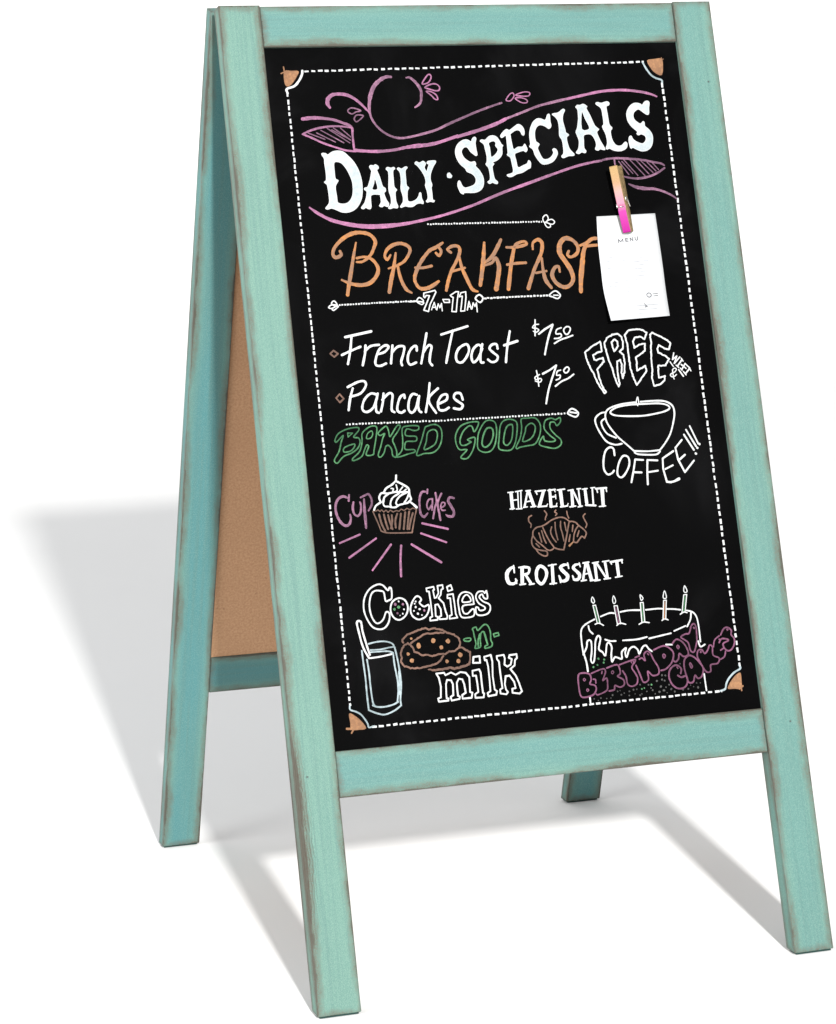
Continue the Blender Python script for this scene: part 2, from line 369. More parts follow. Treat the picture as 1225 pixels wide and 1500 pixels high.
# ---------------------------------------------------------------- chalk drawings; numbers are tenths of a millimetre on the chalkboard
DRAWINGS = [
('dashed_border', 'white dashed border line with rounded corners', [
('h', 'w', '782,-627,231 4236,-590,247', (681, 438)),
('h', 'w', '596,-830,223 597,-6469,210', (612, 400)),
('h', 'w', '4403,-802,254 4440,-6449,240', (668, 445)),
('h', 'w', '778,-6672,235 4227,-6659,252', (669, 428)),
('s', 'w', '763,-622,276 755,-658,276 723,-713,275 670,-767,275 594,-793,274 598,-834,274', (0, 0, 0)),
('s', 'c', '4223,-590,224 4250,-652,224 4294,-720,224 4343,-755,224 4402,-776,225 4402,-815,224', (0, 0, 0)),
('s', 'c', '594,-6458,182 593,-6502,182 645,-6525,182 689,-6555,182 723,-6603,182 742,-6641,182 751,-6673,182 799,-6665,182', (0, 0, 0)),
('s', 'c', '4434,-6435,220 4440,-6470,220 4374,-6500,220 4312,-6550,220 4279,-6596,219 4261,-6643,219 4212,-6657,219', (0, 0, 0))]),
('corner_ornament', 'tan fan in the top left corner of the border', [
('f', 't', '589,-625 654,-623 723,-627 701,-674 656,-733 614,-766 589,-757 580,-714', []),
('s', 't', '584,-582,155 589,-646,155', (0, 1, 0)),
('s', 't', '555,-644,155 598,-627,155', (0, 1, 0))]),
('corner_ornament', 'tan fan in the top right corner of the border', [
('f', 't', '4277,-581 4350,-567 4426,-563 4434,-622 4410,-722 4350,-704 4311,-662', []),
('s', 't', '4429,-551,104 4427,-596,104', (0, 1, 0)),
('s', 't', '4398,-571,104 4448,-566,104', (0, 1, 0))]),
('corner_ornament', 'tan fan in the bottom left corner of the border', [
('f', 't', '581,-6538 626,-6560 676,-6606 719,-6676 659,-6682 586,-6675 584,-6619', []),
('s', 't', '544,-6666,257 613,-6675,257', (0, 1, 0)),
('s', 't', '619,-6659,197 584,-6706,196', (0, 1, 0))]),
('corner_ornament', 'tan fan in the bottom right corner of the border', [
('f', 't', '4419,-6512 4437,-6519 4434,-6596 4426,-6655 4361,-6647 4293,-6643 4308,-6609 4332,-6580 4376,-6538', []),
('s', 't', '4406,-6656,190 4445,-6632,191', (0, 1, 0)),
('s', 't', '4425,-6637,191 4427,-6672,191', (0, 1, 0))]),
('banner_drawing', 'pink ribbon banner with scrolls and petals', [
('s', 'p', '994,-980,272 975,-943,438 983,-898,483 1025,-861,416 1080,-851,363 1163,-860,364 1236,-895,349 1299,-949,304 1361,-1018,213 1381,-1045,182', (0, 0, 0)),
('s', 'q', '1171,-1003,151 1203,-987,152 1256,-997,152 1292,-1017,152 1245,-1027,152 1204,-1045,151 1168,-1025,151', (1, 0, 0)),
('s', 'q', '1223,-1083,151 1249,-1057,152 1310,-1062,152 1292,-1088,152 1242,-1121,151 1221,-1102,151', (1, 0, 0)),
('s', 'p', '717,-1083,420 812,-1074,436 911,-1080,346 1015,-1097,317 1103,-1129,317 1169,-1157,302 1192,-1191,272 1192,-1217,181', (0, 0, 0)),
('s', 'p', '702,-1227,180 777,-1196,255 870,-1172,271 978,-1159,226 1085,-1162,196 1175,-1175,197', (0, 0, 0)),
('s', 'p', '1189,-1198,242 1186,-1280,242 1187,-1381,241', (0, 0, 0)),
('s', 'p', '702,-1227,210 785,-1263,240 886,-1314,240 1003,-1358,226 1098,-1390,226 1196,-1404,226', (0, 0, 0)),
('s', 'q', '759,-1219,135 912,-1281,135', (0, 1, 0)),
('s', 'q', '839,-1218,135 1012,-1310,135', (0, 1, 0)),
('s', 'q', '883,-1195,135 1094,-1319,136', (0, 1, 0)),
('s', 'q', '946,-1177,135 1151,-1321,136', (0, 1, 0)),
('s', 'q', '1007,-1175,136 1163,-1295,136', (0, 1, 0)),
('s', 'q', '1075,-1177,136 1167,-1265,136', (0, 1, 0)),
('s', 'q', '990,-1193,136 1148,-1283,136', (0, 1, 0)),
('s', 'p', '1197,-1393,438 1288,-1403,317 1460,-1407,303', (0, 0, 0)),
('s', 'q', '1627,-696,276 1576,-695,383 1515,-724,459 1451,-780,496 1407,-862,472 1386,-937,380 1378,-1020,289 1390,-1088,243 1425,-1156,228 1487,-1221,243 1566,-1268,259 1657,-1289,259 1767,-1277,275 1894,-1250,291 2015,-1219,292 2130,-1172,292 2238,-1128,262', (0, 0, 0)),
('s', 'q', '1777,-706,169 1816,-707,261 1872,-761,338 1908,-826,354 1908,-887,323 1889,-955,276 1834,-995,199', (0, 0, 0)),
('s', 'p', '1930,-766,162 1986,-691,162 2013,-678,162 2028,-699,162 2012,-737,162 1981,-763,162', (1, 0, 0)),
('s', 'p', '1953,-804,162 2011,-775,162 2066,-772,162 2099,-800,162 2091,-834,162 2051,-837,162 1998,-821,162', (1, 0, 0)),
('s', 'p', '1964,-843,162 2011,-847,162 2058,-879,162 2069,-921,162 2041,-920,162 2007,-881,162', (1, 0, 0)),
('s', 'p', '1259,-1401,317 1412,-1411,333 1582,-1400,319 1693,-1380,350 1803,-1368,473 1920,-1360,398 2040,-1337,368 2225,-1282,370', (0, 0, 0)),
('s', 'q', '2239,-1129,272 2282,-1113,273 2438,-1054,252 2584,-1006,243 2709,-969,212', (0, 0, 0)),
('s', 'p', '2220,-1290,355 2450,-1230,399 2629,-1173,401 2737,-1125,338', (0, 0, 0)),
('s', 'q', '2737,-1125,254 2900,-1070,276 3071,-1011,277 3239,-973,299 3383,-944,300', (0, 0, 0)),
('s', 'p', '2760,-937,138 2804,-886,138 2837,-876,138 2844,-907,138 2807,-948,138 2774,-953,138', (1, 0, 0)),
('s', 'p', '2862,-897,138 2947,-868,138 3006,-874,138 2997,-905,138 2942,-909,138', (1, 0, 0)),
('s', 'p', '2853,-928,138 2918,-924,138 2970,-946,138 2967,-972,138 2913,-971,138', (1, 0, 0)),
('s', 'p', '3378,-946,288 3539,-915,306 3753,-877,307 3965,-868,308 4139,-885,309 4260,-912,275 4327,-939,189', (0, 0, 0)),
('s', 'p', '2351,-1938,296 2616,-1842,331 2881,-1761,333 3148,-1679,301 3380,-1612,269 3558,-1576,270 3664,-1562,254', (0, 0, 0)),
('s', 'p', '697,-1923,191 772,-1981,351 894,-2048,383 1052,-2093,448 1228,-2120,514 1424,-2122,548 1624,-2106,388 1826,-2073,325 1996,-2039,294 2186,-1989,295 2356,-1937,296', (0, 0, 0)),
('s', 'q', '3641,-1570,182 3701,-1550,244 3807,-1541,244 3942,-1549,265 4088,-1565,266 4201,-1589,246 4283,-1606,246 4315,-1625,205', (0, 0, 0)),
('s', 'q', '4314,-1651,226 4240,-1694,246 4140,-1731,266 4021,-1747,265 3918,-1734,224 3838,-1702,203 3805,-1632,183 3800,-1553,203', (0, 0, 0)),
('s', 'q', '3844,-1574,132 3932,-1705,132', (0, 1, 0)),
('s', 'q', '3899,-1560,132 4025,-1717,133', (0, 1, 0)),
('s', 'q', '3876,-1575,132 3975,-1696,132', (0, 1, 0)),
('s', 'q', '3962,-1562,133 4099,-1720,133', (0, 1, 0)),
('s', 'q', '4025,-1564,133 4143,-1706,133', (0, 1, 0)),
('s', 'q', '4076,-1575,133 4187,-1692,133', (0, 1, 0)),
('s', 'q', '4138,-1587,133 4221,-1679,133', (0, 1, 0)),
('s', 'q', '4190,-1593,133 4249,-1664,133', (0, 1, 0)),
('s', 'q', '3920,-1798,163 3989,-1830,366 4082,-1848,408 4186,-1856,306 4287,-1889,266 4367,-1931,205 4412,-1969,143', (0, 0, 0))]),
('title_lettering', 'white slab lettering reading Daily Specials', [
('f', 'v', '866,-1424 880,-1412 909,-1419 927,-1430 976,-1401 1035,-1395 1079,-1407 1115,-1440 1162,-1493 1200,-1564 1223,-1648 1228,-1737 1215,-1832 1183,-1901 1138,-1950 1076,-1977 1011,-1978 962,-1957 909,-1936 872,-1945 852,-1938 858,-1925 891,-1885 896,-1816 890,-1720 884,-1707 864,-1688 885,-1669 890,-1593 886,-1511 887,-1466', ['977,-1507 1017,-1498 1061,-1522 1105,-1593 1134,-1683 1136,-1760 1122,-1829 1087,-1879 1039,-1900 975,-1888 969,-1831 965,-1742 979,-1707 1000,-1676 974,-1659 972,-1589']),
('f', 'v', '1319,-1555 1333,-1542 1359,-1546 1380,-1536 1404,-1554 1404,-1573 1387,-1589 1407,-1653 1426,-1743 1450,-1763 1450,-1792 1432,-1810 1448,-1872 1469,-1910 1457,-1939 1422,-1928 1401,-1940 1376,-1930 1396,-1895 1396,-1838 1391,-1822 1309,-1822 1296,-1879 1294,-1933 1281,-1955 1253,-1948 1244,-1938 1216,-1953 1198,-1940 1235,-1896 1258,-1840 1267,-1789 1246,-1769 1254,-1754 1282,-1745 1312,-1676 1333,-1606 1332,-1587', ['1359,-1664 1378,-1767 1321,-1772 1344,-1715']),
('f', 'v', '1480,-1582 1496,-1565 1528,-1573 1555,-1566 1566,-1581 1544,-1603 1540,-1695 1540,-1753 1562,-1783 1545,-1804 1542,-1887 1556,-1939 1544,-1956 1512,-1950 1484,-1959 1462,-1952 1493,-1911 1497,-1848 1484,-1783 1494,-1694 1500,-1611', []),
('f', 'v', '1589,-1583 1604,-1572 1632,-1584 1671,-1565 1690,-1573 1666,-1604 1663,-1694 1663,-1745 1683,-1768 1667,-1794 1658,-1854 1663,-1896 1702,-1900 1744,-1882 1771,-1851 1784,-1820 1797,-1823 1798,-1871 1811,-1904 1806,-1923 1780,-1916 1746,-1921 1704,-1945 1664,-1947 1625,-1939 1591,-1951 1582,-1941 1613,-1897 1616,-1840 1604,-1776 1614,-1712 1616,-1635 1607,-1603', []),
('f', 'v', '1770,-1537 1785,-1519 1817,-1532 1852,-1516 1875,-1536 1868,-1555 1858,-1578 1877,-1617 1899,-1572 1909,-1547 1890,-1537 1905,-1518 1972,-1515 1976,-1533 1950,-1567 1915,-1637 1905,-1695 1916,-1743 1906,-1772 1907,-1824 1906,-1888 1922,-1895 1913,-1910 1878,-1903 1854,-1910 1841,-1900 1861,-1873 1862,-1809 1849,-1751 1859,-1719 1855,-1668 1828,-1609 1794,-1560', []),
('d', 'v', '2098,-1662,282'),
('f', 'v', '2392,-1297 2408,-1311 2396,-1353 2397,-1418 2402,-1463 2390,-1477 2372,-1466 2338,-1436 2309,-1393 2275,-1395 2248,-1427 2253,-1472 2282,-1512 2326,-1539 2367,-1534 2377,-1560 2371,-1579 2404,-1619 2431,-1672 2437,-1724 2422,-1781 2380,-1819 2318,-1833 2231,-1830 2219,-1843 2191,-1826 2174,-1774 2174,-1741 2187,-1716 2200,-1723 2215,-1762 2243,-1785 2298,-1774 2340,-1756 2361,-1721 2356,-1682 2326,-1649 2281,-1628 2265,-1596 2223,-1556 2195,-1503 2185,-1444 2198,-1393 2226,-1355 2270,-1327 2318,-1321 2356,-1342 2369,-1316', []),
('f', 'v', '2448,-1338 2466,-1325 2499,-1329 2537,-1298 2579,-1287 2618,-1303 2641,-1339 2657,-1372 2672,-1386 2660,-1405 2654,-1464 2628,-1502 2590,-1530 2548,-1545 2560,-1562 2539,-1590 2541,-1655 2549,-1707 2576,-1737 2567,-1755 2537,-1746 2525,-1739 2496,-1751 2478,-1734 2504,-1713 2508,-1654 2501,-1596 2478,-1563 2491,-1544 2498,-1485 2489,-1414 2481,-1368', ['2530,-1356 2580,-1338 2604,-1358 2598,-1387 2618,-1417 2607,-1449 2576,-1481 2540,-1496 2536,-1447 2535,-1402']),
('f', 'v', '2660,-1291 2692,-1252 2729,-1229 2755,-1241 2806,-1209 2850,-1184 2883,-1198 2903,-1231 2905,-1267 2896,-1290 2879,-1283 2863,-1247 2823,-1239 2765,-1271 2759,-1290 2764,-1362 2776,-1428 2823,-1406 2871,-1404 2895,-1378 2906,-1398 2915,-1431 2896,-1454 2874,-1440 2817,-1455 2781,-1473 2787,-1532 2799,-1604 2856,-1586 2899,-1568 2916,-1539 2934,-1559 2925,-1608 2899,-1620 2841,-1651 2778,-1666 2727,-1690 2693,-1689 2682,-1672 2738,-1655 2749,-1622 2743,-1557 2736,-1505 2705,-1478 2715,-1459 2717,-1387 2718,-1315 2712,-1286 2672,-1309', []),
('f', 'v', '2942,-1403 2955,-1381 2955,-1299 2970,-1234 3005,-1169 3051,-1134 3092,-1135 3135,-1149 3162,-1100 3180,-1090 3186,-1107 3183,-1166 3188,-1206 3162,-1233 3131,-1211 3088,-1194 3049,-1203 3016,-1248 3007,-1320 3016,-1359 3044,-1383 3022,-1418 3036,-1471 3064,-1527 3111,-1532 3155,-1507 3181,-1468 3174,-1442 3193,-1429 3215,-1446 3219,-1483 3186,-1534 3149,-1562 3099,-1577 3051,-1576 3015,-1536 2987,-1483 2973,-1430', []),
('f', 'v', '3214,-1094 3236,-1085 3278,-1079 3327,-1046 3347,-1056 3324,-1097 3313,-1156 3327,-1242 3330,-1275 3358,-1299 3334,-1321 3334,-1374 3350,-1440 3389,-1487 3380,-1503 3328,-1505 3277,-1523 3259,-1507 3283,-1478 3288,-1412 3283,-1346 3263,-1306 3268,-1241 3267,-1168 3245,-1122', []),
('f', 'v', '3465,-1029 3484,-1009 3512,-1010 3548,-1000 3583,-1024 3571,-1041 3603,-1114 3639,-1214 3676,-1252 3652,-1281 3676,-1361 3714,-1441 3706,-1455 3665,-1446 3642,-1459 3616,-1445 3631,-1412 3627,-1360 3590,-1299 3516,-1304 3506,-1356 3500,-1429 3517,-1462 3504,-1480 3471,-1471 3441,-1486 3415,-1473 3444,-1434 3458,-1355 3437,-1276 3455,-1236 3478,-1145 3482,-1052', ['3522,-1069 3550,-1146 3583,-1243 3499,-1247']),
('f', 'v', '3680,-1003 3693,-985 3737,-994 3795,-980 3818,-996 3808,-1016 3782,-1029 3786,-1105 3791,-1205 3817,-1242 3796,-1271 3798,-1337 3813,-1384 3843,-1418 3892,-1419 3924,-1393 3942,-1384 3954,-1401 3946,-1434 3915,-1459 3864,-1471 3809,-1463 3763,-1442 3741,-1450 3729,-1438 3749,-1389 3746,-1310 3718,-1229 3735,-1203 3736,-1117 3728,-1044', []),
('f', 'v', '4218,-982 4240,-998 4229,-1048 4223,-1101 4207,-1118 4174,-1100 4135,-1069 4108,-1062 4066,-1091 4053,-1131 4065,-1171 4117,-1209 4148,-1186 4162,-1197 4163,-1233 4201,-1268 4229,-1321 4224,-1388 4199,-1440 4152,-1472 4095,-1477 4042,-1456 4009,-1439 3990,-1448 3980,-1421 3977,-1368 3987,-1335 4006,-1326 4023,-1360 4065,-1390 4119,-1405 4155,-1373 4157,-1333 4118,-1309 4085,-1318 4069,-1304 4079,-1285 4029,-1237 3994,-1183 3986,-1123 4001,-1070 4043,-1021 4095,-1000 4143,-1010 4163,-1023 4188,-994', [])]),
('breakfast_lettering', 'orange script lettering reading Breakfast', [
('s', 'o', '945,-2343,318 953,-2379,391 901,-2401,415 874,-2370,390 899,-2305,391 982,-2229,441 1074,-2184,491 1162,-2175,442 1248,-2197,443 1297,-2259,418 1277,-2325,369 1232,-2396,344 1158,-2448,294 1095,-2451,220', (0, 0, 0)),
('s', 'o', '1108,-2270,221 1069,-2402,367 1037,-2521,440 997,-2664,414 975,-2753,438', (0, 0, 0)),
('s', 'o', '1099,-2415,269 1175,-2406,319 1247,-2433,368 1295,-2507,417 1280,-2579,441 1210,-2649,441 1121,-2669,464 1023,-2653,390 934,-2613,244', (0, 0, 0)),
('s', 'o', '1432,-2398,222 1396,-2439,320 1375,-2402,320 1407,-2342,370 1475,-2302,420 1551,-2293,396 1617,-2326,396 1624,-2375,371 1564,-2458,321 1490,-2497,296 1399,-2524,221', (0, 0, 0)),
('s', 'o', '1484,-2382,247 1451,-2514,419 1412,-2633,492 1381,-2747,417', (0, 0, 0)),
('s', 'o', '1490,-2503,296 1507,-2625,369 1547,-2724,394 1599,-2762,222', (0, 0, 0)),
('s', 'o', '1956,-2302,274 1888,-2342,423 1821,-2370,422 1749,-2441,421 1689,-2523,445 1648,-2607,420 1647,-2667,395 1685,-2723,395 1754,-2726,445 1821,-2699,421 1876,-2665,297', (0, 0, 0)),
('s', 'o', '1913,-2343,324 1934,-2381,324 1910,-2422,323 1881,-2397,323', (0, 0, 0)),
('s', 'o', '1663,-2528,321 1739,-2531,322 1823,-2517,322', (0, 0, 0)),
('s', 'o', '2028,-2397,324 2000,-2365,324 2054,-2336,374 2110,-2345,400 2117,-2394,400 2076,-2478,349 2013,-2573,373 1970,-2669,397 1942,-2753,372', (0, 0, 0)),
('s', 'o', '2107,-2430,275 2119,-2541,374 2157,-2652,424 2197,-2751,424 2251,-2778,224', (0, 0, 0)),
('s', 'o', '2006,-2579,274 2150,-2548,274', (0, 0, 0)),
('s', 'o', '2371,-2318,326 2348,-2452,501 2321,-2573,500 2284,-2719,424', (0, 0, 0)),
('s', 'o', '2541,-2293,328 2493,-2371,503 2431,-2455,427 2354,-2507,251', (0, 0, 0)),
('s', 'o', '2351,-2532,275 2425,-2510,351 2468,-2469,427 2492,-2543,527 2473,-2641,577 2439,-2762,601', (0, 0, 0)),
('s', 'o', '2590,-2369,302 2661,-2372,353 2740,-2362,379 2794,-2346,329 2784,-2321,304 2732,-2325,329 2676,-2360,429 2637,-2463,454 2603,-2585,503 2561,-2767,477', (0, 0, 0)),
('s', 'o', '2577,-2535,327 2668,-2526,328 2766,-2524,328', (0, 0, 0)),
('s', 'o', '2853,-2397,253 2861,-2336,329 2916,-2307,431 2952,-2339,457 2942,-2413,456 2907,-2486,430 2842,-2594,429 2762,-2770,478', (0, 0, 0)),
('s', 'o', '2933,-2487,253 2932,-2598,380 2946,-2697,480 2995,-2773,354', (0, 0, 0)),
('s', 'o', '2857,-2626,291 2963,-2612,291', (0, 0, 0)),
('s', 'o', '3215,-2430,331 3198,-2466,331 3234,-2487,357 3298,-2452,408 3313,-2390,434 3268,-2326,460 3192,-2305,510 3132,-2359,560 3122,-2445,610 3164,-2521,585 3212,-2610,610 3227,-2697,508 3187,-2757,457 3120,-2773,456 3047,-2726,481 3017,-2651,481 3052,-2584,431 3092,-2574,330 3099,-2624,279', (0, 0, 0)),
('s', 'o', '3409,-2357,358 3365,-2442,562 3336,-2565,587 3306,-2700,585 3290,-2823,457', (0, 0, 0)),
('s', 'o', '3340,-2379,307 3409,-2357,384 3467,-2321,436 3533,-2318,359 3565,-2331,308', (0, 0, 0)),
('s', 'o', '3405,-2387,333 3545,-2380,333', (0, 0, 0))]),
('divider', 'white dotted divider line ending in a bud under the ribbon banner', [
('h', 'w', '1825,-2120,186 2978,-2135,190', (267, 171)),
('s', 'w', '2996,-2138,133 2993,-2097,133 3030,-2071,133 3046,-2107,133 3022,-2139,133', (1, 0, 0)),
('s', 'w', '3022,-2139,133 3076,-2116,133 3107,-2142,133 3078,-2165,133', (1, 0, 0)),
('s', 'w', '3004,-2146,133 3024,-2190,133 3058,-2188,133 3053,-2159,133', (1, 0, 0))]),
('divider', 'white dotted divider left of the opening hours', [
('s', 'w', '865,-2843,148 839,-2805,148 811,-2826,148 831,-2845,148', (1, 0, 0)),
('s', 'w', '854,-2846,148 809,-2841,148 780,-2865,147 813,-2873,148', (1, 0, 0)),
('s', 'w', '861,-2854,148 813,-2877,148 826,-2892,148 871,-2862,148', (1, 0, 0)),
('h', 'w', '880,-2844,181 1621,-2841,184', (259, 186)),
('s', 'w', '1570,-2845,180 1640,-2842,180', (0, 1, 0)),
('s', 'w', '1640,-2842,141 1667,-2810,141 1703,-2836,142 1695,-2851,141', (1, 0, 0)),
('s', 'w', '1639,-2845,141 1682,-2876,141 1705,-2858,142', (1, 0, 0))]),
('divider', 'white dotted divider right of the opening hours', [
('s', 'w', '2220,-2843,182 2261,-2809,182 2296,-2842,182 2264,-2882,182', (1, 0, 0)),
('h', 'w', '2304,-2845,199 2972,-2846,202', (316, 234)),
('s', 'w', '2964,-2845,169 3029,-2805,169 3076,-2846,169 3047,-2880,169 2998,-2862,169', (1, 0, 0)),
('s', 'w', '3008,-2846,138 3055,-2849,139', (0, 1, 0))]),
('divider', 'white dotted divider under the word Pancakes', [
('h', 'w', '829,-3948,191 1827,-3969,195', (297, 172)),
('h', 'w', '1840,-3966,195 2997,-3972,200', (306, 177)),
('s', 'w', '3010,-3966,187 3058,-3930,188 3117,-3972,188 3087,-4010,188 3025,-3985,187', (1, 0, 0)),
('s', 'w', '3034,-3962,175 3100,-3974,175', (0, 1, 0))]),
('hours_lettering', 'white outlined lettering reading 7am to 11am', [
('s', 'w', '1717,-2770,148 1775,-2760,148 1829,-2749,148 1837,-2766,148 1800,-2827,148 1768,-2876,148 1743,-2945,148 1699,-2930,148 1740,-2856,148 1770,-2797,148 1738,-2793,148 1722,-2814,148 1713,-2804,148', (1, 1, 0)),
('s', 'w', '1775,-2930,135 1809,-2862,135 1822,-2929,135', (0, 1, 0)),
('s', 'w', '1790,-2909,135 1820,-2907,135', (0, 1, 0)),
('s', 'w', '1827,-2933,135 1847,-2877,135 1859,-2915,135 1880,-2875,136 1879,-2945,135', (0, 1, 0)),
('s', 'w', '1898,-2838,142 1960,-2841,142 1960,-2869,142 1908,-2867,142', (1, 1, 0)),
('s', 'w', '1975,-2803,142 2032,-2771,143 2061,-2772,143 2039,-2850,142 2016,-2960,142 1973,-2955,142 1989,-2880,142 2002,-2823,142 1986,-2816,142', (1, 1, 0)),
('s', 'w', '2062,-2820,143 2083,-2783,143 2131,-2775,143 2128,-2829,143 2100,-2955,142 2060,-2956,142 2078,-2884,142 2093,-2815,143', (1, 1, 0)),
('s', 'w', '2127,-2949,136 2153,-2868,136 2168,-2942,136', (0, 1, 0)),
('s', 'w', '2141,-2918,136 2167,-2916,136', (0, 1, 0)),
('s', 'w', '2175,-2939,136 2193,-2883,136 2207,-2918,136 2226,-2884,136 2224,-2970,136', (0, 1, 0))]),
('item_lettering', 'white handwriting reading French Toast', [
('s', 'w', '908,-3146,266 1166,-3104,268', (0, 0, 0)),
('s', 'w', '969,-3149,267 943,-3278,266 908,-3396,266', (0, 0, 0)),
('s', 'w', '859,-3310,266 956,-3273,266 1046,-3242,267', (0, 0, 0)),
('s', 'w', '1096,-3232,267 1082,-3309,267 1049,-3415,266', (0, 0, 0)),
('s', 'w', '1084,-3285,267 1145,-3241,267 1227,-3233,268', (0, 0, 0)),
('s', 'w', '1198,-3321,267 1275,-3301,268 1318,-3255,268 1282,-3242,268 1221,-3280,268 1181,-3362,267 1175,-3415,267 1217,-3429,267 1276,-3409,267', (0, 0, 0)),
('s', 'w', '1356,-3245,268 1341,-3322,268 1323,-3411,268', (0, 0, 0)),
('s', 'w', '1343,-3310,268 1405,-3260,269 1467,-3263,269 1453,-3328,269 1424,-3398,268 1429,-3434,268', (0, 0, 0)),
('s', 'w', '1587,-3305,269 1586,-3263,269 1547,-3273,269 1503,-3330,269 1489,-3396,269 1510,-3433,269 1568,-3415,269', (0, 0, 0)),
('s', 'w', '1700,-3148,270 1658,-3290,270 1617,-3426,269', (0, 0, 0)),
('s', 'w', '1648,-3326,270 1705,-3263,270 1735,-3276,270 1715,-3341,270 1701,-3413,270 1722,-3450,270', (0, 0, 0)),
('s', 'w', '1843,-3167,271 2111,-3101,273', (0, 0, 0)),
('s', 'w', '1960,-3136,272 1903,-3302,271 1862,-3433,270', (0, 0, 0)),
('s', 'w', '2079,-3269,272 2101,-3312,272 2079,-3372,272 2021,-3435,271 1971,-3426,271 1966,-3366,271 2005,-3302,272', (1, 0, 0)),
('s', 'w', '2222,-3294,273 2192,-3281,273 2142,-3320,272 2116,-3386,272 2128,-3441,272 2176,-3413,272 2232,-3319,273', (0, 0, 0)),
('s', 'w', '2237,-3277,273 2206,-3378,272 2204,-3444,272 2229,-3449,272', (0, 0, 0)),
('s', 'w', '2384,-3326,273 2377,-3284,274 2331,-3287,273 2304,-3322,273 2335,-3360,273 2376,-3399,273 2358,-3440,273 2312,-3450,273 2277,-3424,273', (0, 0, 0)),
('s', 'w', '2525,-3169,275 2481,-3319,274 2452,-3457,273', (0, 0, 0)),
('s', 'w', '2452,-3299,274 2591,-3264,275', (0, 0, 0))]),
('price_lettering', 'upper white price reading 7.50 dollars', [
('s', 'w', '2792,-3072,162 2773,-3223,162', (0, 1, 0)),
('s', 'w', '2822,-3116,137 2779,-3120,137 2758,-3146,137 2795,-3154,137 2817,-3170,137 2790,-3190,137 2762,-3180,137', (0, 0, 0)),
('s', 'w', '2814,-3208,225 2877,-3167,225 2963,-3125,225', (0, 1, 0)),
('s', 'w', '2964,-3128,225 2915,-3224,225 2876,-3325,225 2850,-3405,224', (0, 0, 0)),
('s', 'w', '3046,-3160,163 2998,-3176,163 2987,-3215,163 3032,-3217,163 3037,-3242,163 3007,-3258,163 2965,-3259,163', (0, 0, 0)),
('s', 'w', '3099,-3153,163 3130,-3158,163 3135,-3185,163 3102,-3225,163 3075,-3213,163 3069,-3179,163', (1, 0, 0)),
('s', 'w', '2959,-3306,187 3025,-3274,188 3092,-3256,188 3153,-3238,188', (0, 0, 0))]),
('price_lettering', 'lower white price reading 7.50 dollars', [
('s', 'w', '2746,-3554,161 2751,-3609,161 2752,-3700,161', (0, 0, 0)),
('s', 'w', '2772,-3592,137 2725,-3614,136 2731,-3638,136 2777,-3629,137 2786,-3647,137 2763,-3664,136 2723,-3650,136', (0, 0, 0)),
('s', 'w', '2805,-3587,224 2880,-3555,224 2950,-3514,224', (0, 1, 0)),
('s', 'w', '2949,-3520,206 2879,-3664,205 2843,-3747,205 2805,-3868,204', (0, 0, 0)),
('s', 'w', '2989,-3561,156 2955,-3571,156 2944,-3607,156 2979,-3609,156 2969,-3639,156 2932,-3652,156', (0, 0, 0)),
('s', 'w', '3057,-3534,162 3077,-3554,162 3057,-3584,162 3031,-3588,162 3021,-3563,162', (1, 0, 0)),
('s', 'w', '2918,-3710,187 2988,-3667,187 3056,-3643,187 3116,-3607,187', (0, 0, 0))]),
('item_lettering', 'white handwriting reading Pancakes', [
('s', 'w', '882,-3608,265 985,-3566,266 1047,-3563,266 1058,-3605,266 998,-3673,265 897,-3697,265', (0, 0, 0)),
('s', 'w', '930,-3622,265 895,-3715,265 869,-3820,264', (0, 0, 0)),
('s', 'w', '1157,-3694,266 1097,-3679,266 1029,-3734,265 1001,-3816,265 1041,-3847,265 1107,-3810,265 1154,-3718,266', (0, 0, 0)),
('s', 'w', '1164,-3683,266 1135,-3776,266 1134,-3847,266 1157,-3860,266', (0, 0, 0)),
('s', 'w', '1220,-3686,266 1204,-3768,266 1177,-3849,266', (0, 0, 0)),
('s', 'w', '1201,-3744,266 1269,-3688,267 1305,-3702,267 1289,-3785,266 1283,-3844,266 1306,-3863,266', (0, 0, 0)),
('s', 'w', '1419,-3738,267 1416,-3708,267 1376,-3730,267 1344,-3799,267 1338,-3853,267 1373,-3872,267 1406,-3856,267', (0, 0, 0)),
('s', 'w', '1540,-3715,268 1498,-3707,268 1461,-3758,267 1445,-3841,267 1472,-3878,267 1513,-3845,267 1556,-3740,268', (0, 0, 0)),
('s', 'w', '1562,-3728,268 1542,-3811,268 1548,-3865,268 1566,-3878,268', (0, 0, 0)),
('s', 'w', '1677,-3615,269 1651,-3733,268 1609,-3880,268', (0, 0, 0)),
('s', 'w', '1753,-3667,269 1648,-3763,268 1708,-3892,268', (0, 0, 0)),
('s', 'w', '1743,-3810,269 1822,-3779,269 1834,-3731,269 1783,-3735,269 1738,-3798,269 1743,-3864,269 1792,-3873,269 1839,-3851,269', (0, 0, 0)),
('s', 'w', '1983,-3785,270 1967,-3727,270 1917,-3724,270 1899,-3765,270 1939,-3803,270 1977,-3835,270 1950,-3872,270 1886,-3860,269', (0, 0, 0))]),
('bullet_mark', 'brown diamond bullet beside French Toast', [
('s', 'b', '750,-3292,181 784,-3264,181 824,-3296,181 784,-3324,181', (1, 1, 0))]),
('bullet_mark', 'brown diamond bullet beside Pancakes', [
('s', 'b', '762,-3702,180 799,-3668,180 834,-3712,180 794,-3745,180', (1, 1, 0))]),
('baked_goods_lettering', 'green outlined lettering reading Baked Goods', [
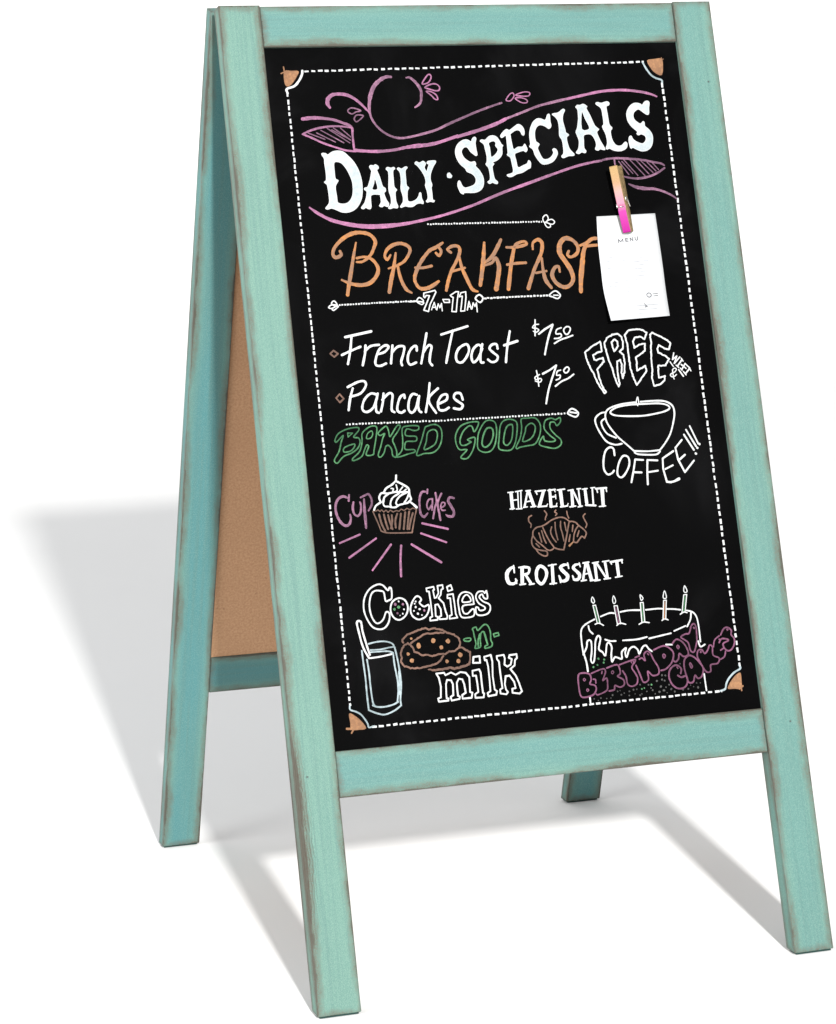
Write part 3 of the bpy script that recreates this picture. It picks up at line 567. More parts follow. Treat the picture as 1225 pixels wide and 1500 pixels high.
('s', 'g', '723,-4104,150 710,-4085,150 750,-4027,150 840,-3991,150 937,-3983,150 944,-4011,150 890,-4068,150 936,-4080,150 946,-4122,150 916,-4175,150 855,-4213,150 775,-4240,149 712,-4296,149 685,-4280,149 692,-4253,149 737,-4192,149 765,-4111,150 791,-4048,150', (1, 0, 0)),
('s', 'g', '836,-4028,122 884,-4031,122 837,-4065,122', (1, 1, 0)),
('s', 'g', '793,-4159,150 883,-4132,150 890,-4155,150 847,-4194,150 784,-4199,150', (1, 0, 0)),
('s', 'g', '859,-4264,150 932,-4204,150 966,-4114,150 974,-4041,150 1033,-3993,151 1083,-3978,151 1120,-3994,151 1106,-4076,151 1073,-4194,150 1059,-4239,150 1005,-4245,150 993,-4226,150 1024,-4164,150 1006,-4149,150 982,-4189,150 947,-4251,150 871,-4283,150', (1, 0, 0)),
('s', 'g', '1012,-4089,132 1027,-4044,132 1068,-4023,132 1074,-4056,132 1051,-4087,132', (1, 0, 0)),
('s', 'g', '1128,-4045,151 1187,-3998,151 1217,-3990,151 1231,-4038,151 1240,-4084,151 1314,-3992,151 1348,-3994,152 1318,-4043,151 1261,-4113,151 1274,-4170,151 1287,-4226,151 1277,-4276,151 1245,-4260,151 1241,-4205,151 1217,-4166,151 1187,-4174,151 1166,-4228,151 1128,-4267,150 1106,-4247,150 1139,-4171,151 1166,-4098,151 1190,-4054,151 1145,-4069,151', (1, 0, 0)),
('s', 'g', '1364,-4018,152 1420,-3998,152 1517,-4003,152 1518,-4036,152 1474,-4043,152 1407,-4025,152 1391,-4084,151 1487,-4099,152 1482,-4141,152 1394,-4140,151 1371,-4176,151 1376,-4213,151 1454,-4218,151 1461,-4241,151 1391,-4256,151 1321,-4274,151 1282,-4272,151 1337,-4220,151 1357,-4128,151', (1, 0, 0)),
('s', 'g', '1582,-4031,152 1599,-4013,152 1684,-3999,152 1738,-4040,153 1737,-4133,152 1698,-4214,152 1635,-4257,152 1546,-4261,152 1491,-4276,151 1478,-4256,151 1529,-4157,152 1570,-4058,152', (1, 0, 0)),
('s', 'g', '1607,-4069,152 1669,-4045,152 1699,-4084,152 1675,-4166,152 1631,-4201,152 1555,-4224,152 1583,-4151,152', (1, 0, 0)),
('s', 'g', '2059,-4089,153 2045,-4041,153 2011,-4034,153 1951,-4082,153 1913,-4155,153 1917,-4202,153 1956,-4209,153 2008,-4188,153 2018,-4180,153 1986,-4159,153 2053,-4140,153 2059,-4173,153 2029,-4255,153 1972,-4326,153 1921,-4332,153 1904,-4312,153 1970,-4251,153 1902,-4247,153 1873,-4199,153 1873,-4115,153 1927,-4034,153 2010,-4002,153 2090,-3997,154 2113,-4008,154 2093,-4053,154', (1, 0, 0)),
('s', 'g', '2108,-4092,154 2167,-4011,154 2220,-3990,154 2276,-4017,154 2281,-4102,154 2253,-4213,154 2205,-4275,154 2135,-4285,153 2080,-4249,153 2085,-4165,153', (1, 0, 0)),
('s', 'g', '2191,-4064,183 2240,-4071,183 2242,-4137,183 2203,-4210,183 2150,-4239,182 2124,-4205,182 2149,-4122,182', (1, 0, 0)),
('s', 'g', '2321,-4057,154 2357,-4008,154 2419,-3993,155 2486,-4020,155 2486,-4095,155 2452,-4215,154 2404,-4278,154 2324,-4278,154 2283,-4252,154 2299,-4159,154', (1, 0, 0)),
('s', 'g', '2391,-4057,164 2442,-4046,164 2438,-4121,164 2414,-4194,164 2370,-4234,164 2338,-4208,164 2359,-4116,164', (1, 0, 0)),
('s', 'g', '2538,-4000,155 2599,-3994,155 2679,-3998,155 2721,-4062,155 2705,-4155,155 2649,-4237,155 2567,-4251,155 2496,-4260,154 2465,-4272,154 2457,-4253,154 2507,-4172,155 2533,-4079,155', (1, 0, 0)),
('s', 'g', '2579,-4073,155 2633,-4043,155 2669,-4078,155 2645,-4152,155 2594,-4196,155 2528,-4206,155 2564,-4119,155', (1, 0, 0)),
('s', 'g', '2886,-4081,156 2865,-4047,156 2824,-4049,156 2817,-4105,156 2860,-4165,156 2909,-4215,156 2903,-4262,156 2844,-4291,155 2765,-4277,155 2689,-4244,155 2738,-4172,155 2748,-4215,155 2822,-4228,155 2854,-4212,156 2809,-4171,156 2757,-4102,155 2776,-4028,156 2839,-4008,156 2878,-4024,156 2925,-4008,156 2926,-4046,156', (1, 0, 0))]),
('cup_lettering', 'pink lettering reading Cup', [
('s', 'q', '789,-4591,188 780,-4644,242', (0, 0, 0)),
('s', 'q', '776,-4620,202 733,-4601,269 683,-4621,282 653,-4674,281 651,-4753,295 681,-4828,294 725,-4867,281 764,-4853,281 783,-4808,241 780,-4769,188', (0, 0, 0)),
('s', 'q', '823,-4660,215 811,-4712,269 819,-4765,242 851,-4787,228 882,-4756,229 892,-4691,229 885,-4664,188', (0, 0, 0)),
('s', 'q', '926,-4640,216 921,-4745,283 920,-4844,296 918,-4900,228', (0, 0, 0)),
('s', 'q', '896,-4622,189 940,-4605,229 975,-4597,243 998,-4645,243 992,-4698,243 959,-4745,189', (0, 0, 0))]),
('cakes_lettering', 'pink lettering reading Cakes', [
('s', 'q', '1544,-4592,213 1537,-4626,212', (0, 0, 0)),
('s', 'q', '1524,-4611,198 1487,-4612,241 1459,-4665,240 1451,-4741,240 1454,-4810,254 1483,-4839,268 1520,-4808,170', (0, 0, 0)),
('s', 'q', '1582,-4681,184 1545,-4685,184 1521,-4732,184 1534,-4774,184 1568,-4735,184', (0, 0, 0)),
('s', 'q', '1582,-4681,184 1576,-4729,184 1566,-4783,184', (0, 0, 0)),
('s', 'q', '1617,-4628,213 1619,-4704,213 1593,-4771,212 1568,-4859,212', (0, 0, 0)),
('s', 'q', '1674,-4638,227 1629,-4718,227 1632,-4815,227 1636,-4878,226', (0, 0, 0)),
('s', 'q', '1652,-4768,163 1691,-4750,163 1697,-4726,163 1669,-4721,163 1653,-4761,163 1664,-4790,163 1693,-4792,163', (0, 0, 0)),
('s', 'q', '1790,-4688,228 1751,-4678,270 1732,-4711,298 1755,-4761,312 1775,-4811,298 1760,-4852,312 1716,-4849,269 1696,-4833,156', (0, 0, 0))]),
('cupcake_drawing', 'white and brown drawing of a frosted cupcake', [
('s', 'w', '1257,-4443,217 1248,-4496,217', (0, 0, 0)),
('s', 'w', '1244,-4496,217 1206,-4526,217 1147,-4556,217 1122,-4594,217', (0, 0, 0)),
('s', 'w', '1251,-4496,217 1317,-4534,217 1362,-4570,218 1366,-4630,217 1375,-4670,217 1340,-4701,217', (0, 0, 0)),
('s', 'w', '1122,-4594,217 1093,-4599,216 1072,-4637,216 1085,-4677,216', (0, 0, 0)),
('s', 'w', '1085,-4677,216 1033,-4707,216 1011,-4745,216', (0, 0, 0)),
('s', 'w', '1121,-4597,217 1162,-4603,217 1226,-4594,217 1282,-4598,217 1351,-4602,217', (0, 0, 0)),
('s', 'w', '1365,-4693,190 1400,-4725,258 1419,-4746,313', (0, 0, 0)),
('s', 'w', '1121,-4634,189 1105,-4679,189 1115,-4716,189 1156,-4722,189 1176,-4730,189 1218,-4733,190 1254,-4715,190 1297,-4708,190 1340,-4701,190', (0, 0, 0)),
('s', 'w', '1162,-4610,190 1124,-4634,189 1109,-4679,189', (0, 0, 0)),
('s', 'w', '1266,-4610,190 1200,-4645,190 1173,-4697,189 1177,-4723,189', (0, 0, 0)),
('s', 'w', '1351,-4602,190 1278,-4631,190 1239,-4668,190 1228,-4700,190 1247,-4721,190', (0, 0, 0)),
('s', 'w', '1364,-4610,190 1337,-4661,190 1305,-4699,190', (0, 0, 0)),
('s', 'w', '1195,-4559,149 1216,-4564,149 1205,-4593,149', (0, 0, 0)),
('s', 'w', '1247,-4529,149 1253,-4576,149 1234,-4591,149', (0, 0, 0)),
('s', 'w', '1308,-4553,149 1276,-4584,149', (0, 0, 0)),
('s', 'w', '1340,-4575,150 1295,-4605,149', (0, 0, 0)),
('s', 'b', '999,-4757,148 1020,-4818,148 1041,-4879,148 1056,-4933,148', (0, 0, 0)),
('s', 'b', '1056,-4936,148 1102,-4956,148 1198,-4966,149 1344,-4973,149', (0, 0, 0)),
('s', 'b', '1417,-4766,149 1390,-4844,149 1351,-4974,149', (0, 0, 0)),
('s', 'b', '1000,-4754,121 1034,-4753,121 1049,-4744,121 1065,-4762,121 1084,-4747,122 1102,-4768,122 1125,-4753,122 1143,-4774,122 1166,-4756,122 1192,-4774,122 1221,-4763,122 1248,-4771,122 1271,-4753,122 1297,-4768,122 1327,-4750,122 1354,-4765,122 1383,-4751,122 1417,-4766,122', (0, 1, 0)),
('s', 'b', '1055,-4788,216 1070,-4874,216 1097,-4942,216', (0, 0, 0)),
('s', 'b', '1100,-4791,216 1112,-4864,216 1126,-4925,216', (0, 0, 0)),
('s', 'b', '1140,-4800,216 1153,-4874,216 1168,-4928,216', (0, 0, 0)),
('s', 'b', '1175,-4803,216 1172,-4862,216 1155,-4920,216', (0, 0, 0)),
('s', 'b', '1228,-4793,217 1204,-4851,216 1200,-4917,216', (0, 0, 0)),
('s', 'b', '1263,-4795,217 1249,-4861,216 1234,-4932,216', (0, 0, 0)),
('s', 'b', '1306,-4785,217 1290,-4863,217 1275,-4935,216', (0, 0, 0)),
('s', 'b', '1345,-4781,217 1325,-4866,217 1310,-4938,217', (0, 0, 0)),
('s', 'b', '1378,-4797,217 1349,-4868,217 1327,-4939,217', (0, 0, 0))]),
('ray_drawing', 'pink rays fanning out below the cupcake', [
('s', 'p', '1458,-4896,219 1699,-4964,220', (0, 1, 0)),
('s', 'p', '1437,-4986,219 1669,-5084,220', (0, 1, 0)),
('s', 'p', '1138,-5066,218 938,-5284,216', (0, 1, 0)),
('s', 'p', '1002,-5001,217 730,-5157,216', (0, 1, 0)),
('s', 'p', '852,-4955,217 655,-5019,216', (0, 1, 0)),
('s', 'p', '1335,-5080,260 1600,-5262,261', (0, 1, 0)),
('s', 'p', '1233,-5083,249 1213,-5213,249 1202,-5359,248', (0, 0, 0))]),
('hazelnut_lettering', 'white slab lettering reading Hazelnut', [
('s', 'w', '2353,-4678,375 2351,-4819,374', (0, 1, 0)),
('s', 'w', '2323,-4672,145 2376,-4671,145', (0, 1, 0)),
('s', 'w', '2326,-4825,145 2371,-4822,145', (0, 1, 0)),
('s', 'w', '2371,-4746,145 2411,-4744,145', (0, 1, 0)),
('s', 'w', '2421,-4666,145 2410,-4827,145', (0, 1, 0)),
('s', 'w', '2452,-4668,145 2436,-4829,145', (0, 1, 0)),
('s', 'w', '2398,-4669,145 2464,-4662,145', (0, 1, 0)),
('s', 'w', '2388,-4829,145 2445,-4829,145', (0, 1, 0)),
('s', 'w', '2517,-4677,222 2471,-4814,222', (0, 1, 0)),
('s', 'w', '2530,-4677,359 2564,-4812,359', (0, 1, 0)),
('s', 'w', '2502,-4669,154 2547,-4666,154', (0, 1, 0)),
('s', 'w', '2497,-4769,154 2555,-4762,154', (0, 1, 0)),
('s', 'w', '2460,-4819,153 2498,-4816,154', (0, 1, 0)),
('s', 'w', '2533,-4819,154 2584,-4816,154', (0, 1, 0)),
('s', 'w', '2595,-4679,188 2695,-4676,189', (0, 1, 0)),
('s', 'w', '2599,-4678,188 2608,-4705,188', (0, 1, 0)),
('s', 'w', '2604,-4823,188 2690,-4822,188', (0, 1, 0)),
('s', 'w', '2674,-4687,377 2620,-4816,376', (0, 1, 0)),
('s', 'w', '2690,-4822,128 2702,-4804,129', (0, 1, 0)),
('s', 'w', '2739,-4679,361 2734,-4827,360', (0, 1, 0)),
('s', 'w', '2722,-4679,172 2794,-4674,172', (0, 1, 0)),
('s', 'w', '2749,-4742,172 2790,-4739,172', (0, 1, 0)),
('s', 'w', '2725,-4832,171 2792,-4830,172', (0, 1, 0)),
('s', 'w', '2787,-4674,120 2791,-4697,120', (0, 1, 0)),
('s', 'w', '2783,-4831,120 2795,-4803,120', (0, 1, 0)),
('s', 'w', '2791,-4722,120 2790,-4761,120', (0, 1, 0)),
('s', 'w', '2844,-4686,378 2846,-4829,378', (0, 1, 0)),
('s', 'w', '2815,-4681,172 2888,-4677,172', (0, 1, 0)),
('s', 'w', '2828,-4839,172 2899,-4834,172', (0, 1, 0)),
('s', 'w', '2894,-4835,129 2907,-4813,129', (0, 1, 0)),
('s', 'w', '2957,-4697,345 2950,-4839,344', (0, 1, 0)),
('s', 'w', '2921,-4693,155 2973,-4688,155', (0, 1, 0)),
('s', 'w', '2920,-4845,155 2980,-4841,155', (0, 1, 0)),
('s', 'w', '3012,-4684,155 3049,-4683,155', (0, 1, 0)),
('s', 'w', '3003,-4851,155 3045,-4846,155', (0, 1, 0)),
('s', 'w', '2970,-4698,207 3024,-4841,207', (0, 1, 0)),
('s', 'w', '3027,-4688,207 3026,-4840,207', (0, 1, 0)),
('s', 'w', '3092,-4694,363 3093,-4823,362', (0, 1, 0)),
('s', 'w', '3082,-4839,207 3180,-4850,207', (0, 1, 0)),
('s', 'w', '3166,-4686,208 3158,-4849,207', (0, 1, 0)),
('s', 'w', '3065,-4690,138 3115,-4687,138', (0, 1, 0)),
('s', 'w', '3152,-4683,138 3193,-4682,139', (0, 1, 0)),
('s', 'w', '3200,-4694,208 3309,-4693,208', (0, 1, 0)),
('s', 'w', '3209,-4693,147 3214,-4730,147', (0, 1, 0)),
('s', 'w', '3304,-4695,147 3307,-4727,147', (0, 1, 0)),
('s', 'w', '3215,-4862,147 3279,-4860,147', (0, 1, 0)),
('s', 'w', '3264,-4705,416 3256,-4854,415', (0, 1, 0))]),
('croissant_drawing', 'brown drawing of a steaming croissant', [
('s', 'b', '2531,-4899,149 2501,-4915,149 2497,-4951,149 2516,-4978,149 2509,-5008,149', (0, 0, 0)),
('s', 'b', '2663,-4864,150 2682,-4896,150 2667,-4926,150 2661,-4947,150', (0, 0, 0)),
('s', 'b', '2777,-4866,150 2764,-4881,150 2782,-4898,150 2768,-4915,150', (0, 0, 0)),
('s', 'b', '2884,-4884,150 2886,-4915,150 2896,-4947,150', (0, 0, 0)),
('s', 'b', '3064,-4920,151 3042,-4942,151 3056,-4984,151 3069,-5017,151 3054,-5047,151', (0, 0, 0)),
('s', 'b', '2520,-5081,160 2530,-5041,160 2567,-5012,160 2624,-5003,160 2671,-4983,160 2724,-4954,160 2799,-4935,161 2854,-4944,161 2900,-4979,161 2922,-4980,161 2960,-4993,161 2984,-5021,161 3030,-5061,161 3053,-5099,161 3030,-5144,161', (0, 0, 0)),
('s', 'b', '3030,-5144,161 3004,-5126,161 2973,-5155,161 2947,-5179,161 2920,-5172,161', (0, 0, 0)),
('s', 'b', '2915,-5172,161 2928,-5110,161 2951,-5060,161 2977,-5031,161', (0, 0, 0)),
('s', 'b', '2893,-4989,161 2874,-5050,161 2846,-5136,161 2812,-5231,160', (0, 0, 0)),
('s', 'b', '2811,-5236,160 2762,-5228,160 2715,-5209,160', (0, 0, 0)),
('s', 'b', '2628,-5017,160 2652,-5085,160 2683,-5155,160 2715,-5209,160 2678,-5232,160 2646,-5224,160', (0, 0, 0)),
('s', 'b', '2520,-5081,160 2552,-5135,160 2602,-5180,160 2646,-5224,160', (0, 0, 0)),
('s', 'b', '2519,-5086,160 2502,-5131,159 2508,-5178,159 2537,-5211,159', (0, 0, 0)),
('s', 'b', '2537,-5211,159 2560,-5249,159 2606,-5278,160 2640,-5275,160 2639,-5239,160 2585,-5225,160 2542,-5212,159', (0, 0, 0)),
('s', 't', '2912,-5171,129 2872,-5202,267', (0, 0, 0)),
('s', 'b', '2583,-5065,155 2600,-5149,154', (0, 0, 0)),
('s', 'b', '2613,-5047,155 2626,-5115,155 2643,-5162,155', (0, 0, 0)),
('s', 'b', '2716,-5018,155 2700,-5063,155 2715,-5116,155 2743,-5159,155', (0, 0, 0)),
('s', 'b', '2755,-4979,155 2751,-5051,155 2762,-5140,155', (0, 0, 0)),
('s', 'b', '2811,-4973,155 2804,-5029,155 2814,-5082,155 2822,-5155,155', (0, 0, 0)),
('s', 'b', '2849,-4986,155 2856,-5064,155', (0, 0, 0)),
('s', 'b', '2929,-5017,156 2916,-5073,155', (0, 0, 0)),
('s', 'b', '2890,-5102,155 2871,-5163,155', (0, 0, 0)),
('s', 'b', '2983,-5073,156 2960,-5123,156', (0, 0, 0)),
('s', 'b', '2543,-5160,154 2572,-5193,154', (0, 0, 0))]),
('croissant_lettering', 'white slab lettering reading Croissant', [
('s', 'w', '2300,-5365,201 2274,-5363,321 2231,-5399,421 2219,-5446,441 2234,-5499,400 2282,-5509,281 2312,-5483,221', (0, 0, 0)),
('s', 'w', '2297,-5345,171 2297,-5409,171', (0, 1, 0)),
('s', 'w', '2303,-5467,170 2308,-5509,170', (0, 1, 0)),
('s', 'w', '2378,-5371,382 2363,-5511,381', (0, 1, 0)),
('s', 'w', '2347,-5366,171 2405,-5360,171', (0, 1, 0)),
('s', 'w', '2338,-5523,170 2394,-5520,171', (0, 1, 0)),
('s', 'w', '2431,-5529,171 2479,-5525,171', (0, 1, 0)),
('s', 'w', '2383,-5366,281 2445,-5376,282 2434,-5424,282 2385,-5435,281', (0, 0, 0)),
('s', 'w', '2404,-5436,322 2448,-5520,322', (0, 1, 0)),
('s', 'w', '2567,-5370,363 2609,-5408,363 2607,-5466,363 2557,-5531,362 2514,-5498,362 2512,-5430,363 2534,-5383,363', (1, 0, 0)),
('s', 'w', '2677,-5372,384 2667,-5534,383', (0, 1, 0)),
('s', 'w', '2640,-5371,172 2716,-5364,172', (0, 1, 0)),
('s', 'w', '2635,-5539,171 2698,-5537,172', (0, 1, 0)),
('s', 'w', '2835,-5378,183 2793,-5375,324 2756,-5399,364 2785,-5439,405 2817,-5477,425 2801,-5515,385 2753,-5521,283 2739,-5481,182', (0, 0, 0)),
('s', 'w', '2832,-5361,172 2837,-5410,172', (0, 1, 0)),
('s', 'w', '2733,-5471,172 2741,-5533,172', (0, 1, 0)),
('s', 'w', '2946,-5381,183 2908,-5383,284 2882,-5409,325 2911,-5443,365 2937,-5477,386 2921,-5515,345 2880,-5518,243 2871,-5488,162', (0, 0, 0)),
('s', 'w', '2947,-5369,152 2953,-5404,152', (0, 1, 0)),
('s', 'w', '2866,-5481,152 2872,-5521,152', (0, 1, 0)),
('s', 'w', '3010,-5374,265 2967,-5523,264', (0, 1, 0)),
('s', 'w', '3024,-5378,407 3049,-5529,407', (0, 1, 0)),
('s', 'w', '2984,-5373,173 3044,-5368,173', (0, 1, 0)),
('s', 'w', '2983,-5477,173 3037,-5469,173', (0, 1, 0)),
('s', 'w', '2947,-5535,172 2998,-5531,173', (0, 1, 0)),
('s', 'w', '3037,-5540,173 3082,-5537,173', (0, 1, 0)),
('s', 'w', '3102,-5384,367 3102,-5533,366', (0, 1, 0)),
('s', 'w', '3079,-5380,163 3139,-5373,163', (0, 1, 0)),
('s', 'w', '3081,-5545,163 3135,-5540,163', (0, 1, 0)),
('s', 'w', '3181,-5374,163 3247,-5370,164', (0, 1, 0)),
('s', 'w', '3176,-5535,163 3241,-5532,163', (0, 1, 0)),
('s', 'w', '3121,-5385,245 3199,-5526,245', (0, 1, 0)),
('s', 'w', '3205,-5379,286 3214,-5527,286', (0, 1, 0)),
('s', 'w', '3260,-5384,235 3379,-5373,236', (0, 1, 0)),
('s', 'w', '3262,-5383,153 3268,-5404,153', (0, 1, 0)),
('s', 'w', '3375,-5372,154 3377,-5401,154', (0, 1, 0)),
('s', 'w', '3292,-5528,153 3360,-5522,153', (0, 1, 0)),
('s', 'w', '3324,-5383,409 3326,-5516,409', (0, 1, 0))]),
('free_lettering', 'white jagged outlined lettering reading Free', [
('s', 'w', '3255,-3406,192 3295,-3378,192 3334,-3353,193 3380,-3333,193 3423,-3313,193 3429,-3358,193 3431,-3403,193 3386,-3412,193 3335,-3439,192 3342,-3477,192 3364,-3489,192 3398,-3476,192 3431,-3467,193 3438,-3504,193 3389,-3547,192 3361,-3575,192 3371,-3650,192 3388,-3733,192 3424,-3794,192 3407,-3804,192 3374,-3751,192 3346,-3693,192 3323,-3621,192 3292,-3556,192 3275,-3503,192 3264,-3458,192', (1, 1, 1)),
('s', 'w', '3466,-3319,193 3495,-3283,193 3555,-3252,194 3613,-3243,194 3648,-3279,194 3657,-3336,194 3646,-3388,194 3610,-3416,193 3650,-3448,193 3648,-3523,193 3638,-3604,193 3609,-3670,193 3604,-3618,193 3618,-3536,193 3604,-3494,193 3573,-3511,193 3567,-3593,193 3565,-3668,193 3573,-3728,193 3558,-3749,193 3527,-3651,193 3520,-3583,193 3491,-3500,193 3477,-3424,193 3468,-3364,193', (1, 1, 1)),
('s', 'w', '3542,-3323,193 3574,-3294,193 3599,-3318,194 3601,-3363,193 3558,-3413,193 3544,-3368,193', (1, 1, 1)),
('s', 'w', '3683,-3262,194 3720,-3222,194 3758,-3213,194 3794,-3211,194 3835,-3213,195 3874,-3222,195 3911,-3247,195 3882,-3309,195 3849,-3285,195 3784,-3289,194 3763,-3326,194 3767,-3386,194 3823,-3359,194 3881,-3351,194 3871,-3422,194 3819,-3453,194 3771,-3480,194 3771,-3537,194 3770,-3604,194 3817,-3584,194 3857,-3563,194 3862,-3616,194 3815,-3666,194 3748,-3745,193 3724,-3684,193 3703,-3593,193 3700,-3495,194 3701,-3368,194', (1, 1, 1)),
('s', 'w', '3945,-3267,195 3967,-3253,195 4005,-3268,195 4044,-3287,195 4119,-3332,195 4147,-3367,195 4123,-3423,195 4076,-3409,195 4024,-3373,195 4003,-3406,195 4006,-3447,195 4067,-3476,195 4111,-3509,195 4066,-3574,195 3989,-3570,194 3985,-3630,194 3982,-3683,194 4044,-3675,194 4035,-3715,194 3998,-3747,194 3919,-3762,194 3909,-3686,194 3926,-3590,194 3930,-3470,194 3945,-3357,195', (1, 1, 1))]),
('wifi_lettering', 'small white slanted lettering reading We-Fi and an ampersand', [
('s', 'w', '4167,-3457,174 4146,-3519,174 4194,-3489,174 4159,-3557,174 4224,-3500,174', (0, 1, 0)),
('s', 'w', '4245,-3524,174 4188,-3586,174', (0, 1, 0)),
('s', 'w', '4230,-3572,174 4241,-3582,174', (0, 1, 0)),
('s', 'w', '4271,-3564,174 4229,-3620,174', (0, 1, 0)),
('s', 'w', '4314,-3612,174 4262,-3661,174', (0, 1, 0)),
('s', 'w', '4197,-3620,174 4237,-3685,174', (0, 1, 0)),
('s', 'w', '4237,-3511,141 4254,-3541,141', (0, 1, 0)),
('s', 'w', '4175,-3575,140 4200,-3599,141', (0, 1, 0)),
('s', 'w', '4271,-3564,141 4299,-3595,141', (0, 1, 0)),
('s', 'w', '4251,-3589,141 4275,-3613,141', (0, 1, 0)),
('s', 'w', '4215,-3606,141 4231,-3627,141', (0, 1, 0)),
('s', 'w', '4305,-3598,141 4322,-3638,141', (0, 1, 0)),
('s', 'w', '4243,-3640,141 4267,-3674,141', (0, 1, 0)),
('s', 'w', '4117,-3540,140 4146,-3587,140', (0, 1, 0)),
('s', 'w', '4167,-3665,134 4133,-3686,134 4105,-3675,133 4112,-3656,134 4149,-3642,134 4173,-3617,134 4158,-3603,134 4135,-3615,134 4132,-3641,134 4133,-3683,134 4137,-3706,134', (0, 0, 0))]),
('coffee_cup_drawing', 'white drawing of a coffee cup with steam', [
('s', 'w', '3707,-3907,199 3575,-3915,198 3452,-3943,198 3398,-3980,198 3385,-4040,197 3408,-4111,197 3481,-4216,197 3558,-4291,198 3635,-4366,198', (0, 0, 0)),
('s', 'w', '3762,-3905,199 3904,-3903,200 4012,-3914,200 4083,-3958,200 4096,-4030,200 4072,-4120,200 4025,-4229,199 3958,-4315,199 3895,-4377,199', (0, 0, 0)),
('s', 'w', '3635,-4366,198 3775,-4377,198 3895,-4374,199', (0, 0, 0)),
('s', 'w', '3638,-4381,198 3674,-4399,198 3771,-4410,198 3858,-4412,198 3899,-4387,199', (0, 0, 0)),
('s', 'w', '3381,-3984,197 3337,-3992,197 3283,-4034,197 3281,-4094,197 3313,-4176,197 3367,-4259,197 3449,-4295,197 3520,-4289,197', (0, 0, 0)),
('s', 'w', '3374,-4044,197 3338,-4072,197 3347,-4128,197 3387,-4190,197 3468,-4230,197', (0, 0, 0)),
('s', 'w', '3441,-3983,198 3506,-3946,198 3628,-3928,198 3791,-3927,199 3944,-3930,200 4029,-3950,200 4053,-3982,200 3999,-4009,200 3887,-4028,199 3755,-4039,199 3581,-4031,198 3475,-4015,198', (1, 0, 0)),
('s', 'w', '3735,-3860,136 3718,-3907,136 3729,-3940,136', (0, 0, 0)),
('s', 'w', '3740,-3860,136 3744,-3929,136', (0, 0, 0))]),
('coffee_lettering', 'white capital lettering reading Coffee with three exclamation marks', [
('s', 'w', '3431,-4394,218 3428,-4333,218 3392,-4316,218 3345,-4348,217 3315,-4426,217 3307,-4516,217 3338,-4568,217 3382,-4560,217 3407,-4537,217', (0, 0, 0)),
('s', 'w', '3521,-4404,218 3568,-4422,218 3569,-4492,218 3521,-4569,218 3473,-4606,217 3439,-4579,217 3447,-4515,217 3478,-4447,218', (1, 0, 0)),
('s', 'w', '3635,-4446,218 3606,-4545,218 3569,-4657,218', (0, 0, 0)),
('s', 'w', '3635,-4446,218 3715,-4456,219', (0, 0, 0)),
('s', 'w', '3603,-4565,218 3684,-4572,218', (0, 0, 0)),
('s', 'w', '3759,-4459,219 3743,-4574,218 3733,-4688,218', (0, 0, 0)),
('s', 'w', '3759,-4459,219 3861,-4469,219', (0, 0, 0)),
('s', 'w', '3749,-4574,218 3853,-4566,219', (0, 0, 0)),
('s', 'w', '3917,-4454,219 3909,-4554,219 3931,-4676,219 3974,-4684,219', (0, 1, 0)),
('s', 'w', '3917,-4454,219 4036,-4391,220', (0, 1, 0)),
('s', 'w', '3931,-4556,219 4012,-4525,220', (0, 1, 0)),
('s', 'w', '4061,-4362,220 4074,-4474,220 4128,-4598,220 4236,-4494,221', (0, 1, 0)),
('s', 'w', '4061,-4362,220 4137,-4291,221', (0, 1, 0)),
('s', 'w', '4090,-4475,220 4151,-4433,220', (0, 1, 0)),
('s', 'w', '3963,-4683,230 4008,-4676,272 4060,-4656,314', (0, 0, 0)),
('s', 'w', '4166,-4242,210 4250,-4394,210', (0, 1, 0)),
('s', 'w', '4194,-4198,211 4276,-4360,211', (0, 1, 0)),
('s', 'w', '4237,-4165,211 4302,-4336,211', (0, 1, 0)),
('d', 'w', '4265,-4430,126'),
('d', 'w', '4287,-4376,126'),
('d', 'w', '4314,-4342,116')]),
('cookies_lettering', 'white outlined lettering reading Cookies', [
('s', 'w', '1030,-5568,185 1022,-5492,185 992,-5475,185 939,-5471,185 899,-5503,185 873,-5591,185 879,-5682,184 909,-5749,184 944,-5762,184 990,-5731,185 1024,-5668,185 1054,-5686,185 1041,-5755,185 998,-5806,185 944,-5817,184 883,-5792,184 838,-5718,184 816,-5627,184 833,-5528,184 889,-5452,185 967,-5416,185 1019,-5427,185 1061,-5475,185 1080,-5452,186 1096,-5468,186 1090,-5548,185 1059,-5566,185', (1, 0, 0)),
('s', 'w', '1159,-5553,196 1215,-5578,196 1235,-5640,196 1211,-5708,196 1148,-5748,195 1092,-5724,195 1067,-5657,195 1092,-5583,196', (1, 0, 0)),
('s', 'w', '1356,-5559,186 1325,-5551,186 1288,-5589,186 1258,-5652,186 1264,-5713,186 1302,-5751,186 1344,-5759,186 1400,-5734,186 1434,-5676,186 1433,-5635,186 1394,-5648,186 1369,-5635,186 1350,-5609,186 1369,-5585,186', (1, 0, 0)),
('d', 'q', '1116,-5605,134'),
('d', 'q', '1190,-5611,113'),
('d', 'q', '1130,-5687,103'),
('d', 'q', '1387,-5682,114'),
('d', 'g', '1147,-5633,144'),
('d', 'g', '1106,-5650,123'),
('d', 'w', '1152,-5583,82'),
('d', 'w', '1195,-5657,82'),
('d', 'w', '1180,-5696,82'),
('d', 'w', '1152,-5709,51'),
('d', 'w', '1314,-5596,83'),
('d', 'w', '1309,-5646,103'),
('d', 'w', '1289,-5679,83'),
('d', 'w', '1344,-5667,103'),
('d', 'w', '1302,-5615,83'),
('d', 'w', '1323,-5707,114'),
('d', 'w', '1361,-5722,72'),
